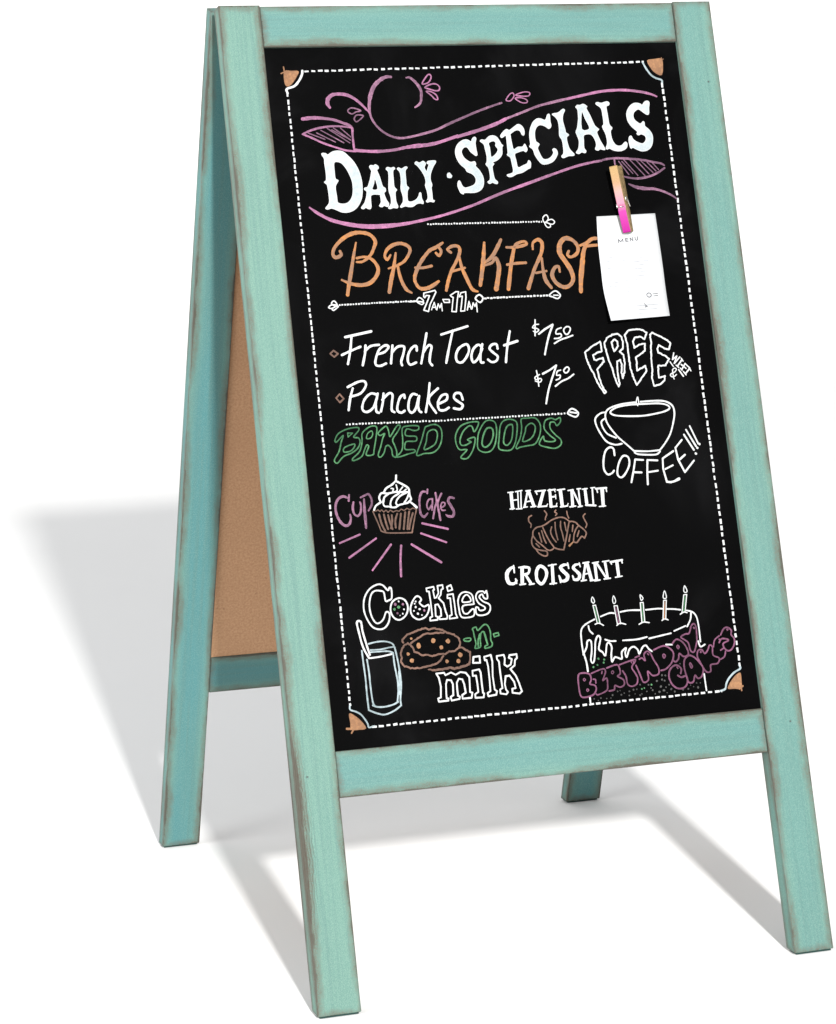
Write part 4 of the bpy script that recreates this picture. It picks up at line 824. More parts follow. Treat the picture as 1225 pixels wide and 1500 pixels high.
('s', 'w', '1429,-5486,166 1500,-5477,166 1504,-5505,166 1491,-5509,166 1499,-5580,166 1515,-5576,166 1541,-5538,166 1538,-5472,166 1587,-5468,167 1589,-5501,166 1571,-5510,166 1561,-5555,166 1536,-5583,166 1579,-5632,166 1591,-5709,166 1603,-5750,166 1595,-5775,166 1525,-5774,166 1525,-5749,166 1544,-5745,166 1546,-5685,166 1524,-5638,166 1497,-5641,166 1491,-5741,166 1511,-5753,166 1505,-5777,166 1433,-5779,165 1436,-5752,166 1458,-5743,166 1457,-5617,166 1452,-5516,166 1431,-5514,166', (1, 1, 0)),
('s', 'w', '1628,-5489,167 1667,-5474,167 1678,-5518,167 1634,-5528,167', (1, 1, 0)),
('s', 'w', '1625,-5560,167 1679,-5556,167 1684,-5655,167 1685,-5736,166 1697,-5773,166 1621,-5777,166 1624,-5752,166 1647,-5743,166 1648,-5592,167 1621,-5590,166', (1, 1, 0)),
('s', 'w', '1722,-5699,167 1721,-5618,167 1755,-5560,167 1810,-5549,167 1861,-5578,167 1869,-5650,167 1862,-5664,167 1763,-5672,167 1761,-5732,167 1798,-5745,167 1846,-5709,167 1866,-5715,167 1861,-5761,167 1826,-5778,167 1751,-5777,167 1727,-5750,167', (1, 0, 0)),
('s', 'w', '1762,-5636,156 1778,-5592,157 1813,-5574,157 1841,-5607,157 1838,-5637,157', (1, 0, 0)),
('s', 'w', '2005,-5554,168 2008,-5620,168 1976,-5618,168 1959,-5581,168 1929,-5604,167 1962,-5647,167 2018,-5677,168 2023,-5723,168 1991,-5761,167 1925,-5771,167 1884,-5752,167 1885,-5697,167 1906,-5698,167 1920,-5725,167 1963,-5723,167 1972,-5699,167 1917,-5659,167 1896,-5601,167 1923,-5558,167 1972,-5556,168 1987,-5573,168', (1, 0, 0))]),
('milk_glass_drawing', 'pale blue and white drawing of a glass of milk with a straw', [
('s', 'w', '819,-6064,226 785,-5996,226 764,-5929,226 748,-5830,226 737,-5745,227 756,-5727,227 778,-5742,227 783,-5820,227 805,-5933,227 829,-6035,226', (0, 0, 0)),
('s', 'c', '826,-5938,173 896,-5927,174 972,-5927,174 1039,-5946,174 1063,-5980,174 1014,-5986,174 936,-5996,174 840,-5994,173', (0, 0, 0)),
('s', 'c', '838,-6013,173 921,-6014,173 1003,-6018,174 1046,-6034,174', (0, 0, 0)),
('s', 'w', '832,-6065,186 929,-6060,187 1034,-6046,187', (0, 0, 0)),
('s', 'c', '757,-5994,186 760,-6091,186 765,-6241,186 763,-6383,185 765,-6518,185', (0, 0, 0)),
('s', 'c', '797,-6075,186 804,-6192,186 804,-6322,186 810,-6451,186 826,-6492,186', (0, 0, 0)),
('s', 'c', '765,-6521,185 840,-6557,185 913,-6574,186 1006,-6547,186 1073,-6507,186', (0, 0, 0)),
('s', 'c', '807,-6483,185 846,-6500,186 914,-6506,186 998,-6494,186 1049,-6473,186', (0, 0, 0)),
('s', 'c', '1049,-6038,187 1051,-6149,187 1064,-6280,187 1060,-6377,187 1042,-6472,186', (0, 0, 0)),
('s', 'c', '1069,-5987,187 1084,-6099,187 1095,-6250,187 1091,-6347,187 1072,-6449,186 1073,-6507,186', (0, 0, 0)),
('s', 'c', '1086,-6204,187 1076,-6346,187 1063,-6409,187', (0, 0, 0))]),
('cookie_drawing', 'brown drawing of three piled cookies', [
('s', 'b', '1154,-5954,203 1150,-5929,203 1200,-5886,204 1259,-5872,204 1313,-5853,204 1378,-5843,204 1409,-5858,205 1455,-5849,205 1542,-5872,205 1596,-5906,205 1646,-5922,205 1693,-5963,205 1694,-6011,205 1678,-6040,205 1635,-6072,205 1584,-6068,205 1543,-6089,205 1479,-6083,204 1413,-6096,204 1364,-6080,204 1319,-6082,204 1290,-6055,204 1252,-6046,203 1243,-6015,204 1222,-5977,204 1198,-5963,203 1158,-5978,203 1135,-6012,203 1118,-6047,203 1130,-6084,203 1113,-6124,203 1143,-6163,203 1198,-6185,203 1249,-6190,203 1299,-6194,203 1365,-6182,204 1443,-6170,204 1491,-6144,204 1522,-6105,204', (0, 0, 1)),
('s', 'b', '1229,-5966,204 1298,-5924,204 1366,-5893,204 1449,-5894,205 1552,-5897,205', (0, 0, 1)),
('s', 'b', '1368,-6212,123 1418,-6225,222 1501,-6223,260 1580,-6212,273 1617,-6227,260 1696,-6216,261 1762,-6198,224 1778,-6151,212 1782,-6091,212 1745,-6070,212 1716,-6046,212 1684,-6043,174', (0, 0, 1)),
('d', 't', '1297,-5993,235'),
('d', 't', '1442,-5960,223'),
('d', 't', '1582,-5974,211'),
('d', 't', '1511,-6026,192'),
('d', 't', '1234,-5924,123'),
('d', 't', '1190,-6059,154'),
('d', 't', '1218,-6121,209'),
('d', 't', '1683,-6107,224'),
('d', 't', '1551,-6156,173'),
('d', 't', '1660,-6162,211')]),
('and_lettering', 'green letter n between two dashes', [
('s', 'g', '1740,-5969,153 1794,-5965,153 1803,-5981,153 1783,-5994,153 1742,-5987,153', (1, 0, 0)),
('s', 'g', '1830,-5884,160 1865,-5873,160 1881,-5903,160 1943,-5858,161 1980,-5868,161 1999,-5927,161 1995,-5997,161 2006,-6033,161 1991,-6060,161 1933,-6070,160 1935,-6049,160 1960,-6037,160 1947,-5986,161 1935,-5921,161 1907,-5933,161 1893,-5989,160 1892,-6031,160 1881,-6058,160 1835,-6061,160 1848,-6020,160 1840,-5956,160 1835,-5906,160', (1, 0, 0)),
('s', 'g', '1939,-5925,190 1950,-5979,190 1957,-6026,190', (0, 0, 0)),
('s', 'g', '1895,-5939,190 1871,-6001,189 1868,-6050,189', (0, 0, 0)),
('s', 'g', '2027,-5947,154 2074,-5940,154 2079,-5965,154 2032,-5975,154', (1, 1, 0))]),
('milk_lettering', 'white outlined lettering reading milk', [
('s', 'w', '1436,-6256,187 1511,-6255,188 1523,-6277,188 1578,-6258,188 1620,-6282,188 1668,-6262,188 1719,-6273,188 1748,-6315,188 1745,-6377,188 1740,-6447,188 1762,-6456,188 1749,-6500,188 1662,-6500,188 1662,-6468,188 1698,-6450,188 1692,-6373,188 1679,-6329,188 1646,-6320,188 1623,-6353,188 1620,-6415,188 1621,-6471,188 1638,-6480,188 1632,-6500,188 1556,-6508,187 1549,-6475,187 1577,-6461,187 1584,-6363,188 1570,-6327,188 1533,-6320,188 1518,-6357,187 1511,-6448,187 1511,-6483,187 1529,-6488,187 1523,-6505,187 1433,-6507,187 1429,-6479,187 1456,-6471,187 1467,-6374,187 1457,-6296,187', (1, 1, 0)),
('s', 'w', '1809,-6138,203 1869,-6136,204 1867,-6195,204 1799,-6191,203', (1, 1, 0)),
('s', 'w', '1785,-6261,189 1850,-6253,189 1862,-6282,189 1861,-6388,189 1863,-6465,188 1873,-6473,188 1865,-6507,188 1786,-6504,188 1786,-6472,188 1819,-6454,188 1819,-6384,188 1814,-6306,189 1783,-6307,188', (1, 1, 0)),
('s', 'w', '1912,-6146,189 1978,-6134,190 1986,-6194,189 1974,-6327,189 1979,-6447,189 1999,-6463,189 1988,-6494,189 1911,-6501,189 1907,-6473,189 1936,-6457,189 1940,-6359,189 1940,-6233,189 1932,-6176,189 1916,-6178,189', (1, 1, 0)),
('s', 'w', '2034,-6149,190 2103,-6144,190 2110,-6177,190 2100,-6232,190 2124,-6252,190 2160,-6237,190 2177,-6189,190 2149,-6173,190 2159,-6152,190 2228,-6148,190 2228,-6183,190 2207,-6199,190 2197,-6248,190 2152,-6276,190 2197,-6340,190 2220,-6405,190 2230,-6448,190 2240,-6485,190 2215,-6504,190 2148,-6491,189 2149,-6455,190 2183,-6451,190 2175,-6394,190 2137,-6334,190 2098,-6338,190 2082,-6407,189 2088,-6457,189 2104,-6480,189 2086,-6499,189 2031,-6487,189 2031,-6452,189 2055,-6440,189 2050,-6299,189 2050,-6200,190 2034,-6177,190', (1, 1, 0))]),
('cake_drawing', 'white drawing of an iced cake with five lit candles', [
('s', 'w', '2883,-6201,180 2879,-6098,180 2888,-5987,180 2939,-5935,181 3033,-5896,181', (0, 0, 0)),
('s', 'w', '3098,-5876,181 3185,-5852,182 3235,-5856,182', (0, 0, 0)),
('s', 'w', '3297,-5850,182 3388,-5842,182 3500,-5849,183', (0, 0, 0)),
('s', 'w', '3557,-5851,183 3671,-5849,183 3727,-5854,184', (0, 0, 0)),
('s', 'w', '3771,-5860,184 3839,-5866,184 3906,-5878,184', (0, 0, 0)),
('s', 'w', '3967,-5889,184 4027,-5909,185 4061,-5958,185 4071,-6053,184 4069,-6188,184', (0, 0, 0)),
('s', 'w', '4010,-5913,185 3996,-5974,184 3953,-6038,184', (0, 0, 0)),
('s', 'w', '3115,-6089,181 3163,-6107,181 3218,-6111,181', (0, 0, 0)),
('s', 'w', '3291,-6112,182 3431,-6114,182 3535,-6100,183', (0, 0, 0)),
('s', 'w', '3555,-6116,183 3659,-6102,183 3781,-6086,183', (0, 0, 0)),
('s', 'w', '3817,-6068,184 3936,-6031,184', (0, 0, 0)),
('s', 'w', '2965,-5952,181 2971,-5993,181 3000,-6027,181', (0, 0, 0)),
('s', 'w', '4047,-6181,184 4063,-6234,184 4111,-6217,184', (0, 0, 0)),
('s', 'w', '3033,-5768,117 3056,-5934,117', (0, 1, 0)),
('s', 'w', '3061,-5770,117 3084,-5936,117', (0, 1, 0)),
('s', 'w', '3033,-5768,117 3061,-5768,117', (0, 1, 0)),
('s', 'g', '3045,-5781,117 3071,-5930,117', (0, 1, 0)),
('s', 'w', '3038,-5691,117 3055,-5728,117 3041,-5748,117 3024,-5726,117', (1, 0, 0)),
('s', 'w', '3033,-5942,138 3073,-5935,139 3115,-5959,139', (0, 0, 0)),
('s', 'w', '3243,-5789,118 3255,-5955,118', (0, 1, 0)),
('s', 'w', '3276,-5792,118 3288,-5958,118', (0, 1, 0)),
('s', 'w', '3243,-5789,118 3276,-5790,118', (0, 1, 0)),
('s', 'm', '3258,-5803,118 3272,-5951,118', (0, 1, 0)),
('s', 'w', '3250,-5697,118 3266,-5745,118 3246,-5769,118 3235,-5742,118', (1, 0, 0)),
('s', 'w', '3248,-5970,139 3284,-5952,139 3338,-5967,139', (0, 0, 0)),
('s', 'w', '3510,-5780,118 3503,-5960,118', (0, 1, 0)),
('s', 'w', '3539,-5782,118 3532,-5962,118', (0, 1, 0)),
('s', 'w', '3510,-5780,118 3539,-5780,119', (0, 1, 0)),
('s', 'g', '3523,-5793,118 3518,-5956,118', (0, 1, 0)),
('s', 'w', '3519,-5708,119 3543,-5741,119 3524,-5760,118 3517,-5739,119', (1, 0, 0)),
('s', 'w', '3472,-5978,140 3519,-5961,140 3575,-5971,140', (0, 0, 0)),
('s', 'w', '3748,-5778,119 3719,-5952,119', (0, 1, 0)),
('s', 'w', '3775,-5780,119 3746,-5954,119', (0, 1, 0)),
('s', 'w', '3748,-5778,119 3776,-5778,119', (0, 1, 0)),
('s', 'o', '3760,-5791,119 3733,-5948,119', (0, 1, 0)),
('s', 'w', '3769,-5691,119 3781,-5749,119 3762,-5763,119 3747,-5746,119', (1, 0, 0)),
('s', 'w', '3707,-5961,140 3737,-5948,140 3769,-5961,140', (0, 0, 0)),
('s', 'w', '3959,-5742,119 3920,-5900,119', (0, 1, 0)),
('s', 'w', '3989,-5745,120 3950,-5903,119', (0, 1, 0)),
('s', 'w', '3959,-5742,119 3990,-5742,120', (0, 1, 0)),
('s', 'g', '3972,-5756,120 3936,-5896,119', (0, 1, 0)),
('s', 'w', '3979,-5660,120 3998,-5709,120 3979,-5723,120 3964,-5706,120', (1, 0, 0)),
('s', 'w', '3900,-5919,141 3937,-5902,141 3970,-5910,141', (0, 0, 0)),
('s', 'w', '2881,-6208,191 2923,-6142,191 2933,-6097,191 2956,-6080,191 2974,-6101,191 2968,-6184,191 2950,-6260,191 2962,-6291,191 2982,-6270,191 3001,-6187,191 3017,-6097,191 3048,-6049,192 3069,-6078,192 3041,-6168,191 3074,-6201,191 3099,-6234,191 3125,-6136,192 3151,-6123,192 3171,-6163,192 3158,-6231,192 3158,-6297,191 3193,-6257,192 3257,-6278,192 3265,-6217,192 3312,-6183,192 3298,-6228,192 3309,-6267,192 3343,-6201,192 3388,-6178,193 3427,-6208,193 3438,-6247,193 3480,-6189,193 3515,-6177,193 3537,-6209,193 3567,-6235,193', (0, 0, 0)),
('s', 'w', '3718,-6186,194 3777,-6191,194', (0, 0, 0)),
('s', 'w', '2889,-6208,214 2904,-6286,214 2907,-6363,214', (0, 0, 0)),
('s', 'w', '2897,-6602,190 2896,-6652,190', (0, 1, 0)),
('d', 'g', '3025,-6258,103'),
('d', 'g', '3082,-6271,96'),
('d', 'g', '3074,-6297,96'),
('d', 'g', '3009,-6314,87'),
('d', 'g', '2966,-6330,95'),
('d', 'g', '3421,-6569,80'),
('d', 'g', '3447,-6563,72'),
('d', 'g', '3522,-6539,96'),
('d', 'k', '3123,-6600,95'),
('d', 'k', '3177,-6570,80'),
('d', 'k', '3210,-6604,88'),
('d', 'k', '3293,-6580,88'),
('d', 'k', '3337,-6569,88'),
('d', 'k', '3370,-6568,80'),
('d', 'k', '3288,-6618,80'),
('d', 'k', '3397,-6624,88'),
('d', 'k', '3493,-6537,80'),
('d', 'k', '3581,-6510,96'),
('d', 'k', '3633,-6503,80'),
('d', 'k', '3657,-6513,72'),
('d', 'k', '3638,-6465,72'),
('d', 'k', '3671,-6468,80'),
('d', 'k', '3616,-6563,96'),
('d', 'k', '3665,-6575,72'),
('d', 'k', '3528,-6590,88'),
('d', 'k', '3514,-6569,64'),
('d', 'k', '3593,-6611,104'),
('d', 'k', '3636,-6603,96'),
('d', 'k', '3713,-6599,80'),
('d', 'k', '3415,-6614,72'),
('d', 'k', '3004,-6616,79'),
('d', 'k', '2976,-6636,63'),
('d', 'k', '3061,-6625,63'),
('d', 'k', '2937,-6617,63'),
('d', 'k', '3468,-6596,64'),
('d', 'k', '3548,-6626,64'),
('d', 'k', '3409,-6529,80'),
('d', 'k', '3241,-6591,64'),
('d', 'k', '3348,-6608,56'),
('d', 'k', '3203,-6565,56'),
('d', 'k', '3103,-6625,56'),
('d', 'k', '3639,-6460,87'),
('d', 'k', '3673,-6467,87'),
('d', 'k', '3634,-6501,87'),
('d', 'k', '3659,-6514,80'),
('d', 'k', '3579,-6510,87'),
('d', 'k', '3614,-6565,101'),
('d', 'k', '3699,-6555,87'),
('d', 'k', '3717,-6595,94'),
('d', 'k', '3643,-6602,101'),
('d', 'k', '3747,-6622,94'),
('d', 'k', '3596,-6612,94'),
('d', 'k', '3988,-6605,109'),
('d', 'k', '4016,-6566,66'),
('d', 'k', '3978,-6563,73'),
('d', 'k', '3887,-6610,80'),
('d', 'k', '3833,-6612,87'),
('d', 'k', '3835,-6373,65'),
('d', 'k', '3943,-6594,58'),
('d', 'k', '3915,-6578,51'),
('d', 'k', '3670,-6626,58'),
('s', 'w', '4066,-6487,175 4067,-6564,175 4069,-6640,175', (0, 0, 0))]),
('birthday_cakes_lettering', 'mauve bubble lettering reading Birthday Cakes', [
('s', 'm', '2808,-6392,182 2860,-6374,182 2920,-6391,182 2930,-6441,182 2913,-6478,182 2961,-6497,182 2968,-6536,182 2933,-6579,182 2857,-6595,182 2812,-6583,182 2800,-6514,182', (1, 0, 0)),
('s', 'm', '2852,-6434,111 2863,-6424,111 2873,-6436,111 2861,-6447,111', (1, 0, 0)),
('s', 'm', '2873,-6532,111 2884,-6521,111 2894,-6533,111 2881,-6544,111', (1, 0, 0)),
('s', 'm', '2938,-6385,167 3055,-6353,167 3081,-6378,167 3062,-6422,167 3045,-6459,167 3085,-6440,167 3086,-6501,167 3070,-6553,167 2983,-6583,166 2963,-6575,166', (0, 0, 0)),
('s', 'm', '2951,-6439,167 2972,-6445,167 2972,-6475,167', (0, 0, 0)),
('s', 'm', '3047,-6375,167 3041,-6394,167', (0, 0, 0)),
('s', 'm', '3097,-6349,175 3200,-6327,176 3224,-6367,176 3223,-6413,176 3195,-6434,175 3249,-6469,176 3251,-6515,175 3207,-6534,175 3159,-6515,175 3146,-6552,175 3095,-6559,175', (0, 0, 0)),
('s', 'm', '3138,-6391,112 3151,-6380,112 3162,-6393,112 3146,-6407,112', (1, 0, 0)),
('s', 'm', '3229,-6330,176 3373,-6296,176 3388,-6312,176 3347,-6363,176 3373,-6419,176 3392,-6466,176 3377,-6519,176 3324,-6537,176 3285,-6511,176 3278,-6441,176 3251,-6389,176', (0, 0, 0)),
('s', 'm', '3352,-6325,128 3347,-6309,128 3365,-6303,128 3371,-6319,128', (0, 0, 0)),
('s', 'm', '3391,-6351,176 3421,-6438,176 3446,-6510,176 3499,-6491,176 3501,-6414,176 3546,-6457,177 3606,-6447,177 3614,-6393,177 3574,-6313,177 3548,-6249,177 3517,-6231,177 3483,-6259,177 3489,-6313,177 3458,-6288,177 3432,-6297,176', (0, 0, 0)),
('s', 'm', '3392,-6278,176 3436,-6266,177', (0, 0, 0)),
('s', 'm', '3522,-6254,177 3529,-6263,177', (0, 0, 0)),
('s', 'm', '3585,-6225,185 3691,-6195,186 3755,-6228,186 3782,-6277,186 3755,-6352,186 3688,-6408,185 3636,-6418,185', (0, 0, 0)),
('s', 'm', '3671,-6283,161 3685,-6272,161 3697,-6289,161 3681,-6307,161', (1, 0, 0)),
('s', 'm', '3775,-6190,182 3828,-6146,182 3885,-6175,182 3923,-6237,182 3930,-6294,182 3882,-6311,182 3840,-6279,182 3826,-6327,182 3792,-6352,182 3771,-6336,182', (0, 0, 0)),
('s', 'm', '3824,-6215,146 3835,-6202,146 3847,-6217,146 3835,-6234,146', (1, 0, 0)),
('s', 'm', '3876,-6129,175 3926,-6105,175 3965,-6101,175 3997,-6034,176 4030,-6019,176 4044,-6059,176 4041,-6107,176 4036,-6170,175 4016,-6231,175 3990,-6278,175 3958,-6261,175 3945,-6190,175 3914,-6160,175', (1, 0, 0)),
('d', 'm', '4021,-6057,110'),
('d', 'm', '4059,-6284,95'),
('s', 'm', '3830,-6463,196 3840,-6419,196 3803,-6384,196 3760,-6391,196 3720,-6429,196 3708,-6490,196 3727,-6548,195 3767,-6589,196 3819,-6601,196 3868,-6581,196 3890,-6534,196 3881,-6488,196 3833,-6498,196 3798,-6477,196', (0, 0, 0)),
('s', 'm', '3896,-6542,189 3882,-6478,189 3873,-6407,189 3886,-6339,189 3937,-6305,189 3988,-6327,190 4034,-6380,190 4065,-6438,190 4040,-6506,189 3999,-6523,189 3972,-6493,189 3950,-6546,189 3917,-6557,189', (1, 0, 0)),
('s', 'm', '3931,-6388,160 3941,-6377,160 3956,-6408,160 3944,-6422,160', (1, 0, 0)),
('s', 'm', '4034,-6268,175 4073,-6264,175 4099,-6301,175 4135,-6269,176 4156,-6229,176 4184,-6245,176 4181,-6322,176 4239,-6355,176 4217,-6402,176 4146,-6410,175 4138,-6465,175 4106,-6476,175 4078,-6453,175 4042,-6380,175 4019,-6322,175', (1, 0, 0)),
('s', 'm', '4253,-6367,169 4295,-6346,169 4313,-6298,169', (0, 0, 0)),
('s', 'm', '4196,-6246,169 4216,-6185,169 4267,-6151,169', (0, 0, 0)),
('s', 'm', '4264,-6284,169 4294,-6269,169', (0, 0, 0)),
('s', 'm', '4263,-6182,169 4278,-6190,169', (0, 0, 0)),
('s', 'm', '3807,-6412,167 3800,-6401,167', (0, 0, 0)),
('s', 'm', '4284,-6142,184 4323,-6089,184 4363,-6079,184 4398,-6109,184 4392,-6150,184 4418,-6188,184 4410,-6243,184 4372,-6289,184 4333,-6294,184 4302,-6262,184 4300,-6224,184 4353,-6203,184 4344,-6187,184 4287,-6180,184 4259,-6213,183', (0, 0, 0)),
('d', 'm', '4360,-6099,118')])]
def dec(t):
    out = []
    for tok in t.split():
        q = [float(a) for a in tok.split(',')]; out.append((q[0] * 1e-4, q[1] * 1e-4, q[2] * 1e-5 if len(q) > 2 else 0))
    return out
def board_surf(x, y, h): return (x, y, REC + h)
for name, label, items in DRAWINGS:
    ink = Ink(board_surf)
    for it in items:
        k, c = it[0], it[1]; pts = dec(it[2])
        if k == 's':
            cl, sh, j = it[3]
            if j: pts = resample(pts, cl, .0016, .00032)
            elif not sh: pts = catmull(pts, cl)
            ink.line(c, pts, bool(cl))
        elif k == 'd':
            ink.dot(c, *pts[0])
        elif k == 'f':
            outer = catmull(pts, True, 3); holes = [catmull(dec(h), True, 3) for h in it[3]]
            ink.fill(c, outer, holes, .00012 + random.uniform(0, .00004))
            oc = 'w' if c == 'v' else c
            for loop in [outer] + holes: ink.line(oc, [(p[0], p[1], .0009) for p in loop], True)
        elif k == 'h':
            (ax, ay, aw), (bx, by, bw) = pts; L = math.hypot(bx - ax, by - ay); per, ln = it[3]; per *= 1e-5; ln *= 1e-5
            ux, uy = (bx - ax) / L, (by - ay) / L; t = 0
            while t < L:
                l2 = ln * random.uniform(.82, 1.15); off = random.uniform(-.00022, .00022); tilt = random.uniform(-.05, .05) * l2; w = aw * random.uniform(.85, 1.1)
                p0 = t; p1 = min(L, t + l2)
                ink.line(c, [(ax + ux * p0 - uy * (off - tilt), ay + uy * p0 + ux * (off - tilt), w), (ax + ux * p1 - uy * (off + tilt), ay + uy * p1 + ux * (off + tilt), w)], caps=False)
                t += per * random.uniform(.9, 1.1)
    ink.build(name, board, label)

# ---------------------------------------------------------------- curled menu card on the chalkboard
CARD = [((0.35389, -0.21082, -0.0038), (0.41492, -0.20969, -0.0038)), ((0.35185, -0.2373, -0.0034), (0.41538, -0.23634, -0.0034)), ((0.35138, -0.26126, -0.0028), (0.41567, -0.26049, -0.003)), ((0.35074, -0.28471, -0.001), (0.41521, -0.28597, -0.002)), ((0.35091, -0.31363, 0.007), (0.41408, -0.31084, 0.002))]      # rows of (left point, right point) in the frame's axes, metres
def card_point(u, v):
    n = len(CARD) - 1; t = v * n; i = min(n - 1, int(t)); s = t - i
    g = lambda j: CARD[max(0, min(n, j))]
    def cr(side):
        p0, p1, p2, p3 = (Vector(g(i + k)[side]) for k in (-1, 0, 1, 2))
        return .5 * (2 * p1 + (p2 - p0) * s + (2 * p0 - 5 * p1 + 4 * p2 - p3) * s * s + (3 * p1 - p0 - 3 * p2 + p3) * s ** 3)
    return cr(0).lerp(cr(1), u)
FMi = FM
card_org = card_point(.5, .5)
card = thing('menu_card', FM @ card_org, 'small white paper menu card hanging from the pink clothespin on the chalkboard', 'menu card')
card.matrix_world = FM @ Matrix.Translation(card_org)
def card_local(u, v, h=0.0):
    e = .01; a = card_point(u, v); du = card_point(u + e, v) - a; dv = card_point(u, min(1, v + e)) - card_point(u, min(1, v + e) - e)
    nn = dv.cross(du).normalized(); return a + nn * h - card_org
def build_card():
    nu, nv = 8, 26; v = []; f = []
    for j in range(nv + 1):
        for i in range(nu + 1): v.append(tuple(card_local(i / nu, j / nv)))
    for j in range(nv):
        for i in range(nu):
            a = j * (nu + 1) + i; f.append((a, a + nu + 1, a + nu + 2, a + 1))
    me = bpy.data.meshes.new('paper'); me.from_pydata(v, [], f); me.polygons.foreach_set('use_smooth', [True] * len(f))
    o = link('paper', me, [mat_plain('white_card_paper', (.445, .455, .465), .85, .1, vary=.02)], card)
    sd = o.modifiers.new('thickness', 'SOLIDIFY'); sd.thickness = .0003; sd.offset = -1
build_card()
CH['1'] = mat_plain('grey_print', (.10, .10, .11), .9, .05)
CH['2'] = mat_plain('pale_grey_print', (.30, .31, .325), .9, .05)
def print_card():
    ink = Ink(lambda x, y, h: card_local(x / .06, y / .105, h * .25 + .00006))
    def ln(c, w, pts):
        for one in pts.split(';'):
            q = [tuple(float(a) for a in t.split(',')) for t in one.split()]
            ink.line(c, [(a * .06, b * .105, w) for a, b in q])
    ln('1', .0010, '.335,.252 .335,.222 .37,.245 .405,.220 .408,.249;.455,.247 .450,.218 .490,.216;.452,.232 .485,.230;.455,.247 .492,.244;.530,.243 .527,.213 .572,.241 .57,.211;.610,.209 .613,.232 .632,.239 .650,.232 .650,.207')
    # a ring mark with two short illegible lines of print, and a small dark mark under it
    ring = [(.715 + .036 * math.cos(a), .785 + .0185 * math.sin(a)) for a in [k * math.pi / 8 for k in range(16)]]
    ink.line('1', [(a * .06, b * .105, .0011) for a, b in ring], True)
    ln('1', .0009, '.775,.777 .86,.772;.785,.795 .86,.790')
    ln('1', .0009, '.615,.855 .635,.872;.612,.885 .655,.880;.62,.875 .645,.872')
    r = random.Random(3)
    for col, (a, b) in (((.09, .27), (.40, .53)), ((.36, .44), (.40, .51)), ((.54, .78), (.38, .66)), ((.10, .30), (.66, .72)), ((.38, .48), (.64, .76)), ((.48, .9), (.87, .95))):
        y = a
        while y < b:
            x1 = col[0] + (col[1] - col[0]) * r.uniform(.5, 1)
            ln('2', .0009, f'{col[0]},{y} {x1},{y - .005}'); y += .036
    ink.build('print', card, 'grey printing headed MENU')
print_card()

# ---------------------------------------------------------------- clothespin gripping the card
PIN_T, PIN_B = Vector((0.37088, -0.1653, 0.0105)), Vector((0.3781, -0.22931, 0.0055))      # ends of the near prong's centre line, frame axes
ax = (PIN_B - PIN_T); PL = ax.length; ax.normalize()
tw = math.radians(44)
nrm = Vector((0, 0, 1)); nrm = (nrm - ax * nrm.dot(ax)).normalized(); side = ax.cross(nrm).normalized()    # side: across the pin
out = (nrm * math.cos(tw) + side * math.sin(tw)).normalized(); wid = ax.cross(out).normalized()
pin = thing('clothespin', (0, 0, 0), 'wooden clothespin fading from bare wood to hot pink, gripping the menu card', 'clothespin')
pin.matrix_world = FM @ Matrix((wid, -ax, out)).transposed().to_4x4().__class__(((wid.x, -ax.x, out.x, PIN_T.x), (wid.y, -ax.y, out.y, PIN_T.y), (wid.z, -ax.z, out.z, PIN_T.z), (0, 0, 0, 1)))
def mat_fade():
    m, nt, b = new_mat('pink_dipped_wood'); n = N(nt)
    p = n.node('ShaderNodeTexCoord').outputs['Object']; sp = n.node('ShaderNodeSeparateXYZ'); n.link(p, sp.inputs[0])
    t = n.math('DIVIDE', sp.outputs[1], -PL)
    r = n.node('ShaderNodeValToRGB'); n.link(n.math('ADD', t, n.math('MULTIPLY', n.math('SUBTRACT', n.noise(p, 300, 3), .5), .06)), r.inputs[0])
    els = r.color_ramp.elements; cols = ((0.0, (.31, .205, .085)), (.24, (.32, .195, .10)), (.38, (.41, .225, .20)), (.55, (.42, .17, .24)), (.645, (.36, .10, .23)), (.68, (.34, .03, .21)), (1.0, (.27, .0, .155)))
    els[0].position = 0; els[0].color = cols[0][1] + (1,); els[1].position = 1; els[1].color = cols[-1][1] + (1,)
    for q, c in cols[1:-1]: e = els.new(q); e.color = c + (1,)
    g = n.noise(n.scaled(p, (1500, 60, 1500)), 1, 3)
    n.link(n.mix(n.math('MULTIPLY', n.maprange(g, .45, .75), .10), r.outputs[0], (.24, .12, .10)), b.inputs['Base Color']); b.inputs['Roughness'].default_value = .6; b.inputs['Specular IOR Level'].default_value = .2
    return m
PINWOOD = mat_plain('pale_pin_wood', (.26, .18, .085), .7, .2, vary=.35, sc=500)
DARKPIN = mat_plain('shaded_pin_wood', (.16, .11, .05), .7, .2, vary=.4, sc=500)  # darker copy of the pin wood: far prong's shade put into its colour
FADE = mat_fade(); STEEL = mat_plain('spring_steel', (.75, .73, .68), .3, .5, 1.0, .1)
PWID = .0079
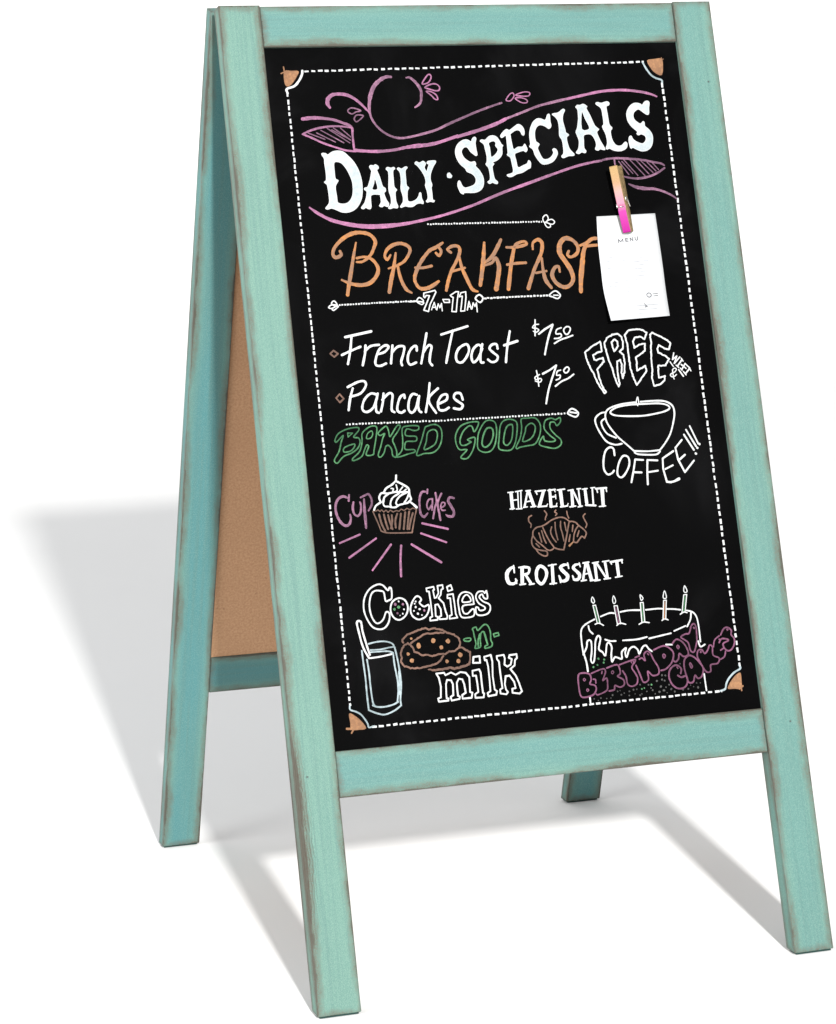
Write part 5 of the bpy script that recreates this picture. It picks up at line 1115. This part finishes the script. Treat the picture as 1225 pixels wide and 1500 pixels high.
def prong(sign_, face_mat):
    k = PL / .072
    prof_in = [(0, .0050), (.012, .0042), (.030, .0010), (.0335, .0017), (.0385, .0017), (.042, .0004), (.060, .0003), (.0645, .0012), (.068, .0004), (.072, .00025)]
    prof_out = [(.072, .0034), (.0712, .0042), (.056, .0056), (.0475, .0060), (.0455, .0050), (.0435, .0050), (.0415, .0062), (.020, .0072), (.001, .0078), (0, .0070)]
    loop = [(t * k, s_) for t, s_ in prof_in + prof_out]
    v = []; n = len(loop)
    for x in (-PWID / 2, PWID / 2): v += [(x, -t, s_ * sign_) for t, s_ in loop]
    f = []; mi = []
    for i in range(n):
        j = (i + 1) % n; f.append((i, j, n + j, n + i)); mi.append(1 if (i >= len(prof_in) and i < n - 1) else 0)
    f.append(tuple(range(n))[::-1]); mi.append(0); f.append(tuple(range(n, 2 * n))); mi.append(0)
    me = bpy.data.meshes.new('prong'); me.from_pydata(v, [], f)
    bm = bmesh.new(); bm.from_mesh(me); bmesh.ops.recalc_face_normals(bm, faces=bm.faces); bm.to_mesh(me); bm.free()
    o = link('prong', me, [PINWOOD, face_mat], pin, Matrix.Translation((0, 0, -.0064)))
    me.polygons.foreach_set('material_index', mi); bevel(o, .0004, 2); return o
near = prong(1, FADE); near['label'] = 'near prong dipped from pale wood to hot pink'
far = prong(-1, DARKPIN); far.data.materials[0] = DARKPIN
def spring():
    pts = []; k = PL / .072; yc = -.036 * k
    for i in range(97):
        a = i / 96 * 5 * 2 * math.pi; pts.append((-.0046 + .0092 * i / 96, yc + .0019 * math.cos(a), .0019 * math.sin(a)))
    pts = [(-.0046, -.0445 * k, -.0058), (-.0046, yc - .0028, -.003)] + pts + [(.0046, yc - .0028, .003), (.0046, -.0440 * k, .0058), (-.002, -.0445 * k, .0060)]
    r = .0006; v = []; f = []; n = len(pts)
    for i, p in enumerate(pts):
        p = Vector(p); a = Vector(pts[max(0, i - 1)]); b = Vector(pts[min(n - 1, i + 1)]); t = (b - a).normalized()
        q = t.orthogonal().normalized() if abs(t.x) > .9 else t.cross(Vector((1, 0, 0))).normalized(); s_ = t.cross(q)
        for k2 in range(6): an = k2 * math.pi / 3; v.append(tuple(p + (q * math.cos(an) + s_ * math.sin(an)) * r))
    for i in range(n - 1):
        for k2 in range(6): f.append((i * 6 + k2, i * 6 + (k2 + 1) % 6, (i + 1) * 6 + (k2 + 1) % 6, (i + 1) * 6 + k2))
    me = bpy.data.meshes.new('spring'); me.from_pydata(v, [], f); me.polygons.foreach_set('use_smooth', [True] * len(f))
    link('spring', me, [STEEL], pin, Matrix.Translation((0, 0, -.0064)))
spring()
